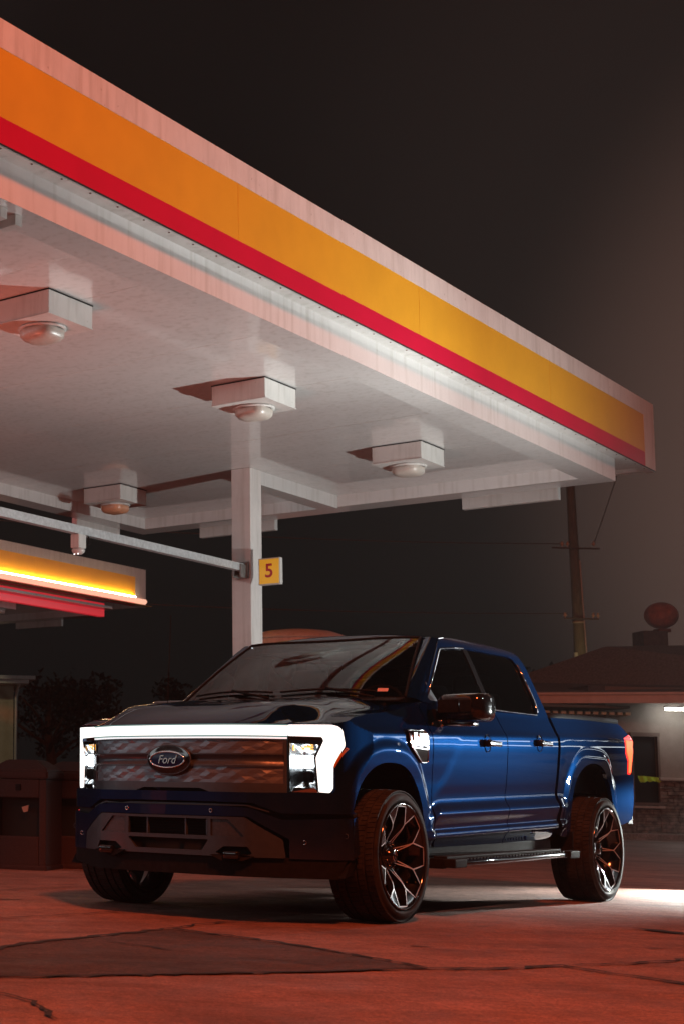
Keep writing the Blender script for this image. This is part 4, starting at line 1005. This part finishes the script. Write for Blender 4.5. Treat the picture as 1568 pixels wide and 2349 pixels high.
    panel('light_bar', [(-.692, 1.112), (.692, 1.112), (.692, 1.172), (-.692, 1.172)], fF(-.006), LED, root, step=.03, flange=.003, outward=FWD)
    panel('bar_housing', [(-.694, 1.106), (.694, 1.106), (.694, 1.180), (-.694, 1.180)], fF(-.002), emit('bar_edge_glow', (.45, .85, .80), .30, (.05, .06, .06)), root, step=.03, flange=.02, outward=FWD, grid=False)  # cyan glow around the bar put into the housing's emission
    panel('bright_strip', [(-.69, 1.0935), (.69, 1.0935), (.69, 1.1035), (-.69, 1.1035)], fF(.002), emit('glow_strip', (.92, .98, 1.0), .9), root, step=.03, flange=.01, outward=FWD, grid=False)  # chrome strip; its white shine is put in as emission
    for sd in (1, -1):
        drl = [(.694, 1.178), (.905, 1.181), (.928, 1.172), (.938, 1.150), (.943, 1.074), (.942, 1.051), (.908, .936), (.906, .803), (.893, .777), (.842, .780), (.830, .984), (.868, 1.085), (.860, 1.108), (.694, 1.111)]
        panel('daytime_running_light', [(sd*a, b) for a, b in fillet(drl, .008, 3)], fF(-.006), LED, root, step=.012, flange=.003, outward=FWD)
        panel('side_marker', [(sd*a, b) for a, b in [(.945, 1.050), (.950, 1.042), (.912, .925), (.909, .936)]], fF(-.002), simple('marker_amber', (.55, .17, .02), .25), root, step=.02, flange=.02, outward=FWD, grid=False)
        hl = empty('headlight'); hl.parent = root
        # bowl
        def bowl(i, j):
            v = .697+(.838-.697)*i; z = .780+(1.085-.780)*j
            e = min(i, 1-i, j, 1-j); dep = .085*sst(0, .22, e)
            return T(FG(v)+.006+dep, sd*v, z)
        grid_surface('reflector_bowl', bowl, 16, 20, simple('lamp_bowl', (.34, .35, .36), .22, metal=1.0, var=.4, scale=45), hl, outward=FWD)
        bm = bmesh.new()
        for dz in (.0,): prism(bm, [(.700, 1.088), (.858, 1.088), (.838, 1.062), (.705, 1.066)], lambda a, b, d: T(FG(a)+d, sd*a, b), .0, .05)
        prism(bm, [(.705, .778), (.836, .778), (.820, .806), (.722, .804)], lambda a, b, d: T(FG(a)+d, sd*a, b), .0, .06)
        prism(bm, [(.826, .80), (.838, .79), (.830, .984), (.862, 1.08), (.850, 1.08), (.818, .985)], lambda a, b, d: T(FG(a)+d, sd*a, b), -.002, .05)
        from_bm(bm, 'lamp_bezel', CHROME, hl)
        bm = bmesh.new(); bx(bm, T(FG(.77)+.062, sd*.768, .960), (.03, .088, .075), Matrix.Rotation(-sd*.55, 3, 'Z'), bev=.012); from_bm(bm, 'main_lamp', LEDHOT, hl)
        bm = bmesh.new(); bx(bm, T(FG(.72)+.045, sd*.716, .962), (.02, .022, .05), Matrix.Rotation(-sd*.55, 3, 'Z'), bev=.006); from_bm(bm, 'main_lamp', emit('led_soft', (.9, .97, 1.0), 3.0), hl)
        bm = bmesh.new(); bx(bm, T(FG(.77)+.055, sd*.770, .872), (.03, .088, .075), Matrix.Rotation(-sd*.55, 3, 'Z'), bev=.012); from_bm(bm, 'projector', BLACKGLOSS, hl)
        bm = bmesh.new()
        for a in range(4):
            for b in range(3): bx(bm, T(FG(.77)+.05, sd*(.738+.019*a), 1.030+.016*b), (.02, .011, .010), Matrix.Rotation(-sd*.55, 3, 'Z'), bev=.003)
        from_bm(bm, 'turn_signal', AMBER, hl)
        bm = bmesh.new(); bx(bm, T(FG(.71)+.03, sd*.706, 1.045), (.02, .012, .04), bev=.004); from_bm(bm, 'turn_signal', AMBER, hl)
        panel('lamp_lens', [(sd*.694, .778), (sd*.838, .778), (sd*.830, .984), (sd*.866, 1.09), (sd*.694, 1.09)], fF(-.001), LENS, hl, step=.02, flange=0, outward=FWD)
        bm = bmesh.new(); tube(bm, [T(FG(.692)-.002, sd*.692, z) for z in (.77, .9, 1.0, 1.108)], .004, 6); from_bm(bm, 'lamp_edge', CHROME, hl)
    gr = panel('grille', [(-.685, .770), (-.262, .769), (-.20, .791), (.20, .791), (.262, .769), (.685, .770), (.685, 1.092), (-.685, 1.092)], fF(.006), GREYSATIN, root,
               holes=[[(-.665, 1.004), (.665, 1.004), (.668, 1.084), (-.668, 1.084)], [(-.668, .826), (.668, .826), (.668, .922), (-.668, .922)], [(-.672, .932), (.672, .932), (.672, .996), (-.672, .996)]], step=.03, flange=.012, outward=FWD)
    panel('grille_scoop', [(-.672, .932), (.672, .932), (.672, .996), (-.672, .996)], lambda v, z: T(FG(abs(v))+.006+.020*math.sin(PI*(z-.932)/.064), v, z), GREYSATIN, gr, step=.016, flange=0, outward=FWD)
    def facets(name, z0, z1, vmax, rows, parent, F, off, vmin=None):
        rnd = random.Random(hash(name) % 1000 if False else len(name)+int(z0*1000)); bm = bmesh.new(); cw = .052; vlo = -vmax if vmin is None else vmin
        n = int((vmax-vlo)/cw); rws = []
        for r in range(rows+1):
            z = z0+(z1-z0)*r/rows; row = []
            for c in range(n+2):
                v = vlo + (vmax-vlo)*min(1, max(0, (c-(.5 if r % 2 else 0))/n))
                hgt = (.0040 if (c+2*r) % 3 == 0 else 0) + .0020*((c+r) % 2) + rnd.uniform(-.0006, .0006)
                row.append(bm.verts.new(T(F(abs(v))+off+.010-hgt, v, z)))
            rws.append(row)
        for r in range(rows):
            a, b = rws[r], rws[r+1]
            for c in range(n+1):
                if r % 2 == 0: t = ((a[c], a[c+1], b[c+1]), (a[c], b[c+1], b[c]))
                else: t = ((a[c], a[c+1], b[c]), (a[c+1], b[c+1], b[c]))
                for f in t:
                    if (f[0].co-f[1].co).cross(f[2].co-f[1].co).length > 1e-6: bm.faces.new(f)
        return from_bm(bm, name, GREYFACET, parent)
    facets('faceted_band', 1.004, 1.084, .667, 4, gr, FG, .006); facets('faceted_band', .826, .922, .667, 5, gr, FG, .006)
    # round emblem plinth and oval badge
    ell = lambda a, b, n=40, cz=.961: [(a*math.cos(2*PI*k/n), cz+b*math.sin(2*PI*k/n)) for k in range(n)]
    pl = panel('emblem_plinth', ell(.150, .088), lambda v, z: T(-.945-.012*max(0, 1-(v/.15)**2-((z-.961)/.088)**2), v, z), BLACKGLOSS, gr, step=.015, flange=.03, outward=FWD)
    em = panel('oval_emblem', ell(.116, .046), lambda v, z: T(-.962-.006*max(0, 1-(v/.116)**2-((z-.961)/.046)**2), v, z), simple('emblem_blue', (.006, .02, .10), .25, spec=.25), gr, step=.012, flange=.012, outward=FWD)
    bm = bmesh.new(); e = ell(.122, .049); tube(bm, [T(-.962, v, z) for v, z in e+e[:1]], .006, 8, cap=False); from_bm(bm, 'emblem_ring', CHROME, gr, True)
    bm = bmesh.new(); e = ell(.152, .090); tube(bm, [T(-.940, v, z) for v, z in e+e[:1]], .006, 8, cap=False); from_bm(bm, 'emblem_ring', GREYSATIN, gr, True)
    text_mesh('emblem_script', 'Ford', .074, lambda x, y, z: T(-.969-z, x, .959+y), simple('emblem_silver', (.7, .7, .7), .25, metal=1.0), gr, .003, shear=.35, width=.135, bold=.0006)
    # ---- front valance and bumper
    panel('front_valance', [(-.895, .776), (-.55, .770), (.55, .770), (.895, .776), (.97, .772), (.985, .66), (.985, .655), (.68, .650), (.54, .708), (.25, .712), (-.25, .712), (-.54, .708), (-.68, .650), (-.985, .655), (-.985, .66), (-.97, .772)], fB(.012), PAINT, root, step=.022, flange=.05, outward=FWD)
    slit = [(-.985, .62), (-.68, .60), (-.50, .66), (.50, .66), (.68, .60), (.985, .62), (.985, .66), (.68, .655), (.54, .715), (-.54, .715), (-.68, .655), (-.985, .66)]
    panel('bumper_slot', slit, fB(.05), DARK, root, step=.05, flange=0, outward=FWD)
    panel('slot_strip', [(-.36, .690), (-.28, .700), (.25, .700), (.50, .698), (.62, .662), (.62, .654), (.50, .688), (-.50, .688), (-.62, .654), (-.62, .662), (-.50, .698)], fB(.022), SILVER, root, step=.05, flange=.02, outward=FWD)
    bp = panel('front_bumper', [(-.985, .385), (-.72, .386), (-.72, .50), (-.52, .626), (.52, .626), (.72, .50), (.72, .386), (.985, .385), (.985, .628), (.69, .612), (.54, .676), (.40, .686), (-.40, .686), (-.54, .676), (-.69, .612), (-.985, .628)], fB(.0), PAINT, root, step=.022, flange=.05, outward=FWD)
    sil = [(-.708, .388), (-.56, .388), (.56, .388), (.708, .388), (.695, .497), (.505, .622), (-.505, .622), (-.695, .497)]
    hole1 = [(-.280, .507), (.280, .507), (.280, .607), (-.280, .607)]
    hole2 = fillet([(-.284, .484), (-.225, .418), (.240, .418), (.284, .484)], .01)
    pan = lambda s: [(s*a, b) for a, b in fillet([(.300, .507), (.505, .508), (.41, .607), (.300, .607)], .008)]
    hook = lambda s: [(s*a, b) for a, b in fillet([(.330, .411), (.382, .448), (.522, .449), (.545, .409), (.50, .392), (.37, .392)], .006)]
    panel('skid_panel', fillet(sil, .012), fB(-.012), SILVER, bp, holes=[hole1, hole2, pan(1), pan(-1), hook(1), hook(-1)], step=.02, flange=.02, outward=FWD)
    for s in (1, -1):
        panel('side_insert', pan(s), fB(-.001), simple('insert_grey', (.05, .052, .056), .45, metal=.4, var=.3, scale=70), bp, step=.03, flange=0, outward=FWD)
        panel('hook_pocket', hook(s), fB(.05), DARK, bp, step=.04, flange=0, outward=FWD)
        bm = bmesh.new(); bx(bm, T(FB(.44)-.03, s*.44, .398), (.05, .10, .045), bev=.014, seg=3); from_bm(bm, 'tow_hook', BLACKGLOSS, bp, True)
        bm = bmesh.new(); prism(bm, fillet([(s*.30, .398), (s*.38, .36), (s*.50, .366), (s*.56, .392), (s*.50, .402)], .006), lambda a, b, d: T(FB(abs(a))+d, a, b), -.028, .06); from_bm(bm, 'hook_guard', BLACKPLASTIC, bp)
        for v, z, r in ((.297, .657, .011), (.79, .483, .012), (.965, .525, .014)):
            bm = bmesh.new(); tube(bm, [T(FB(v)-.0035, s*v+r*math.cos(2*PI*k/16)*.9, z+r*math.sin(2*PI*k/16)) for k in range(17)], .0022, 5, cap=False); from_bm(bm, 'parking_sensor', CHROME if v < .9 else GREYSATIN, bp, True)
    panel('intake_back', [(-.30, .41), (.30, .41), (.30, .61), (-.30, .61)], fB(.075), DARK, bp, step=.05, flange=0, outward=FWD)
    bm = bmesh.new()
    for v in (-.147, .124, .268): bx(bm, T(FB(abs(v))+.012, v, .557), (.022, .011, .10), bev=.003)
    bx(bm, T(-.945, 0, .496), (.02, .575, .016), bev=.004)
    from_bm(bm, 'intake_bar', GREYSATIN, bp)
    bm = bmesh.new()
    for k in range(5): bx(bm, T(-.905, 0, .520+.018*k), (.012, .55, .004))
    from_bm(bm, 'intake_louvre', BLACKPLASTIC, bp)
    panel('lower_valance', [(-.985, .39), (-.93, .30), (-.60, .272), (.60, .272), (.93, .272), (.965, .383), (.985, .39)], fB(.014), BLACKPLASTIC, root, step=.03, flange=.06, outward=FWD)
    for sd in (1, -1):                                            # bumper ends round to the arch
        bm = bmesh.new(); prism(bm, [(-.505, .39), (-.43, .42), (-.455, .64), (-.505, .628)], lambda a, b, d: T(a, sd*d, b), .90, .986); from_bm(bm, 'bumper_end', PAINT, root)
        bm = bmesh.new(); prism(bm, [(-.60, .28), (-.50, .30), (-.43, .41), (-.505, .39)], lambda a, b, d: T(a, sd*d, b), .85, .97); from_bm(bm, 'valance_end', BLACKPLASTIC, root)
    # ---- underside
    bm = bmesh.new()
    bx(bm, T(-.25, 0, .58), (1.0, 1.04, .36), bev=.03); bx(bm, T(1.75, 0, .46), (2.7, 1.5, .20), bev=.04); bx(bm, T(3.8, 0, .56), (1.6, 1.1, .24), bev=.03)
    bx(bm, T(-.55, 0, .42), (.45, 1.0, .22), bev=.03)
    from_bm(bm, 'underbody', BLACKPLASTIC, root)
    bm = bmesh.new()
    for u in (0, 3.695):
        tube(bm, [T(u, -.8, .41), T(u, .8, .41)], .05, 10)
        bx(bm, T(u, 0, .41), (.26, .34, .26), bev=.06)
        for s in (1, -1): tube(bm, [T(u-.05, s*.58, .34), T(u-.05, s*.62, .75)], .045, 10)
    from_bm(bm, 'axle', BLACKPLASTIC, root)
    # ---- cabin
    bm = bmesh.new()
    bx(bm, T(.86, 0, 1.30), (.55, 1.60, .20), bev=.05); bx(bm, T(1.75, 0, .62), (2.2, 1.7, .10))
    bx(bm, T(.62, 0, 1.36), (.30, 1.50, .06), bev=.02)
    from_bm(bm, 'dashboard', BLACKPLASTIC, root)
    bm = bmesh.new(); bx(bm, T(1.95, 0, 1.83), (1.4, 1.20, .03)); from_bm(bm, 'headliner', FABRIC, root)
    for u in (1.62, 2.58):
        for s in (1, -1):
            st = empty('seat'); st.parent = root
            bm = bmesh.new(); bx(bm, T(u-.22, s*.42, .95), (.50, .52, .16), bev=.05); bx(bm, T(u+.04, s*.42, 1.26), (.14, .52, .62), Matrix.Rotation(.20, 3, 'Y'), bev=.06, seg=3); from_bm(bm, 'seat_cushion', FABRIC, st, True)
            bm = bmesh.new(); bx(bm, T(u+.12, s*.42, 1.635), (.10, .27, .17), bev=.045, seg=3); from_bm(bm, 'head_rest', FABRIC, st, True)
    bm = bmesh.new()
    c = T(1.06, .42, 1.36); pts = []
    for k in range(25):
        a = 2*PI*k/24; pts.append(c+Vector((-.07*math.sin(a)*1.0, .19*math.cos(a), .175*math.sin(a))))
    tube(bm, pts, .015, 8, cap=False); tube(bm, [c+Vector((0, -.18, 0)), c+Vector((.02, 0, -.02)), c+Vector((0, .18, 0))], .02, 8)
    from_bm(bm, 'steering_wheel', BLACKPLASTIC, root, True)
    bm = bmesh.new(); bx(bm, T(1.30, 0, 1.775), (.04, .24, .07), bev=.02); from_bm(bm, 'rear_view_mirror', BLACKPLASTIC, root, True)
    bm = bmesh.new(); tube(bm, [T(.42, -.86, 1.36), T(.47, -.86, 2.05)], .003, 6); from_bm(bm, 'antenna', BLACKPLASTIC, root)

    # ---- wheels
    wheels(root, T)
    return root

def simple_glass_dark():
    return MATS.get('dark_glass') or glass('dark_glass', (0.07, 0.085, 0.09), 0.0, 1.5)

def wheels(root, T):
    R, RIM = .4056, .3215
    # tyre: rows of tread blocks between circumferential grooves
    N = 76; prof = []
    W = .305
    half = W/2
    ribs = [(-.145, -.098), (-.088, -.046), (-.036, .036), (.046, .088), (.098, .145)]
    def build_tyre(sd, parent):
        bm = bmesh.new()
        # cross-section points: (h across, r, kind) ; kind True -> follows block pattern with given rib index
        sec = [(-half+.012, RIM+.002, None), (-half-.004, RIM+.028, None), (-half+.004, R-.030, None), (-half+.014, R-.014, None)]
        for i, (a, b) in enumerate(ribs):
            crown = lambda h: R - .30*h*h
            sec += [(a, crown(a)-.009, None), (a+.002, crown(a), i), (b-.002, crown(b), i), (b, crown(b)-.009, None)]
        sec += [(half-.014, R-.014, None), (half-.004, R-.030, None), (half+.006, RIM+.045, None), (half+.004, RIM+.030, None), (half+.006, RIM+.026, None), (half, RIM+.012, None), (half-.012, RIM+.002, None)]
        nsub = 5; rings = []
        for k in range(N):
            for q, fr in enumerate((0.0, .03, .87, .905, .955)):
                ring = []
                for h, r, rib in sec:
                    sh = 0
                    a = 2*PI*(k+fr)/N
                    if rib is not None:
                        a += (.0 if rib in (0, 4) else (.5 if rib in (1, 3) else .25))*2*PI/N + h*.35
                        if q >= 3: r = r-.0065
                    ring.append(bm.verts.new((r*math.cos(a), h, r*math.sin(a))))
                rings.append(ring)
        m = len(rings)
        for i in range(m):
            a, b = rings[i], rings[(i+1) % m]
            for j in range(len(sec)-1): bm.faces.new((a[j], a[j+1], b[j+1], b[j]))
        bmesh.ops.recalc_face_normals(bm, faces=bm.faces[:])
        me = bpy.data.meshes.new('tyre'); bm.to_mesh(me); bm.free()
        for p in me.polygons:
            p.use_smooth = False
        return me
    tyre_me = build_tyre(1, None)
    # smooth only the sidewalls
    for p in tyre_me.polygons:
        h = sum(tyre_me.vertices[i].co.y for i in p.vertices)/len(p.vertices)
        if abs(h) > half-.016: p.use_smooth = True
    rec = Curve1([.0, .20, .28, .60, .92, 1.0], [.112, .108, .098, .036, .012, .008])   # how far the face lies behind the lip
    hexa = lambda rr=1.0: [(.275, -.062), (.60, -.232), (.925, -.158), (.925, .158), (.60, .232), (.275, .062)]
    def win(k, grow=0.0):
        a = 2*PI*k/8 + .02; c = math.cos(a); s = math.sin(a); out = []
        pts = hexa(); cx = sum(p[0] for p in pts)/6; cy = 0
        for x, y in pts:
            d = Vector((x-cx, y)); L = d.length; f = (L+grow)/L
            x2, y2 = cx+d.x*f, d.y*f
            out.append(((x2*c-y2*s)*RIM, (x2*s+y2*c)*RIM))
        return out
    yf = half+.006                                                # rim lip plane
    def fr(off):
        def f(a, b):
            r = math.hypot(a, b)/RIM; return Vector((a, yf-rec(r)+off, b))
        return f
    circ = lambda r, n=72: [(r*RIM*math.cos(2*PI*k/n), r*RIM*math.sin(2*PI*k/n)) for k in range(n)]
    rim_o = panel('rim', circ(.965), fr(0), BLACKGLOSS, None, holes=[win(k) for k in range(8)], step=.014, flange=.030, outward=(0, 1, 0))
    # milled window edges as narrow raised bands
    bm = bmesh.new()
    for k in range(8):
        A = resample(win(k, .006), .02); 
        Bq = win(k, .034); Ao = win(k, .006)
        # matching resample by edges
        A, B = [], []
        for i in range(6):
            a0, a1 = Vector(Ao[i]), Vector(Ao[(i+1) % 6]); b0, b1 = Vector(Bq[i]), Vector(Bq[(i+1) % 6])
            if i == 5: continue                                   # hub end stays black
            for t in range(6): A.append(a0.lerp(a1, t/6)); B.append(b0.lerp(b1, t/6))
        A.append(Vector(Ao[5])); B.append(Vector(Bq[5]))
        va = [bm.verts.new(fr(.0025)(p.x, p.y)) for p in A]; vb = [bm.verts.new(fr(.0025)(p.x, p.y)) for p in B]
        for i in range(len(va)-1): bm.faces.new((va[i], va[i+1], vb[i+1], vb[i]))
    bmesh.ops.recalc_face_normals(bm, faces=bm.faces[:])
    for f in bm.faces:
        if f.normal.y < 0: f.normal_flip()
    milled_me = bpy.data.meshes.new('milled_edge'); bm.to_mesh(milled_me); bm.free(); milled_me.materials.append(MILLED)
    bm = bmesh.new()
    lathe(bm, [(RIM*.955, yf-.012), (RIM*.965, yf-.002), (RIM*.985, yf+.002), (RIM*1.006, yf-.002), (RIM*1.006, yf-.02), (RIM*.94, yf-.03), (RIM*.91, yf-.16), (RIM*.93, -half+.01), (RIM*1.0, -half)], 72)
    bmesh.ops.recalc_face_normals(bm, faces=bm.faces[:]); barrel_me = bpy.data.meshes.new('rim_barrel'); bm.to_mesh(barrel_me); bm.free()
    for p in barrel_me.polygons: p.use_smooth = True
    barrel_me.materials.append(BLACKGLOSS)
    bm = bmesh.new()
    y0 = yf-.098
    lathe(bm, [(.001, y0+.040), (.034, y0+.040), (.042, y0+.036), (.046, y0+.020), (.052, y0+.012), (.086, y0+.006), (.090, y0-.004)], 40)
    for k in range(8):
        a = 2*PI*(k+.5)/8; M = Matrix.Translation((.068*math.cos(a), y0+.012, .068*math.sin(a))) @ Matrix.Rotation(PI/2, 4, 'X')
        r = bmesh.ops.create_cone(bm, cap_ends=True, segments=6, radius1=.010, radius2=.008, depth=.03); bmesh.ops.transform(bm, matrix=M, verts=r['verts'])
    bmesh.ops.recalc_face_normals(bm, faces=bm.faces[:]); hub_me = bpy.data.meshes.new('hub_cap'); bm.to_mesh(hub_me); bm.free(); hub_me.materials.append(BLACKGLOSS)
    for p in hub_me.polygons: p.use_smooth = True
    bm = bmesh.new()
    tube(bm, [Vector((.027*math.cos(2*PI*k/24), y0+.041, .027*math.sin(2*PI*k/24))) for k in range(25)], .0035, 6, cap=False)
    for w in ((-.010, .010), ):
        tube(bm, [Vector((.011, y0+.042, .012)), Vector((-.010, y0+.042, .007)), Vector((.010, y0+.042, -.006)), Vector((-.011, y0+.042, -.013))], .0035, 6)
    ring_me = bpy.data.meshes.new('cap_emblem'); bm.to_mesh(ring_me); bm.free(); ring_me.materials.append(CHROME)
    bm = bmesh.new()
    lathe(bm, [(.06, .0), (.19, .0), (.19, .02), (.06, .02)], 48, close=True)
    bx(bm, (.155, .01, .0), (.09, .08, .16), bev=.02)
    bmesh.ops.recalc_face_normals(bm, faces=bm.faces[:]); brake_me = bpy.data.meshes.new('brake_disc'); bm.to_mesh(brake_me); bm.free(); brake_me.materials.append(simple('brake_steel', (.20, .20, .20), .4, metal=.8))
    tyre_me.materials.append(RUBBER)
    rim_me = rim_o.data; bpy.data.objects.remove(rim_o)
    def put(name, me, par):
        o = bpy.data.objects.new(name, me); S.collection.objects.link(o); o.parent = par; return o
    for (u, sd, spin) in ((0, 1, .0), (3.695, 1, .36), (0, -1, .2), (3.695, -1, .5)):
        w = empty('wheel'); w.parent = root
        cy = 1.061-half-.006
        w.matrix_local = Matrix.Translation(T(u, sd*cy, R)) @ (Matrix.Rotation(PI, 4, 'Z') if sd < 0 else Matrix.Identity(4)) @ Matrix.Rotation(spin, 4, 'Y')
        put('tyre', tyre_me, w); put('rim', rim_me, w); put('milled_edge', milled_me, w); put('rim_barrel', barrel_me, w)
        put('hub_cap', hub_me, w); put('cap_emblem', ring_me, w); put('brake_disc', brake_me, w)
build_truck()

# ---- thin night haze over the forecourt
bm = bmesh.new(); bx(bm, (20, 30, 9), (110, 90, 20.5))
hz = from_bm(bm, 'haze', bpy.data.materials.new('haze_air')); tag(hz, kind='stuff')
_m = hz.data.materials[0]; _m.use_nodes = True; _n = _m.node_tree.nodes; _n.clear()
_o = _n.new('ShaderNodeOutputMaterial'); _v = _n.new('ShaderNodeVolumePrincipled')
_v.inputs['Density'].default_value = 0.0010; _v.inputs['Color'].default_value = (.85, .82, .80, 1); _v.inputs['Anisotropy'].default_value = 0.3
_m.node_tree.links.new(_v.outputs[0], _o.inputs['Volume'])
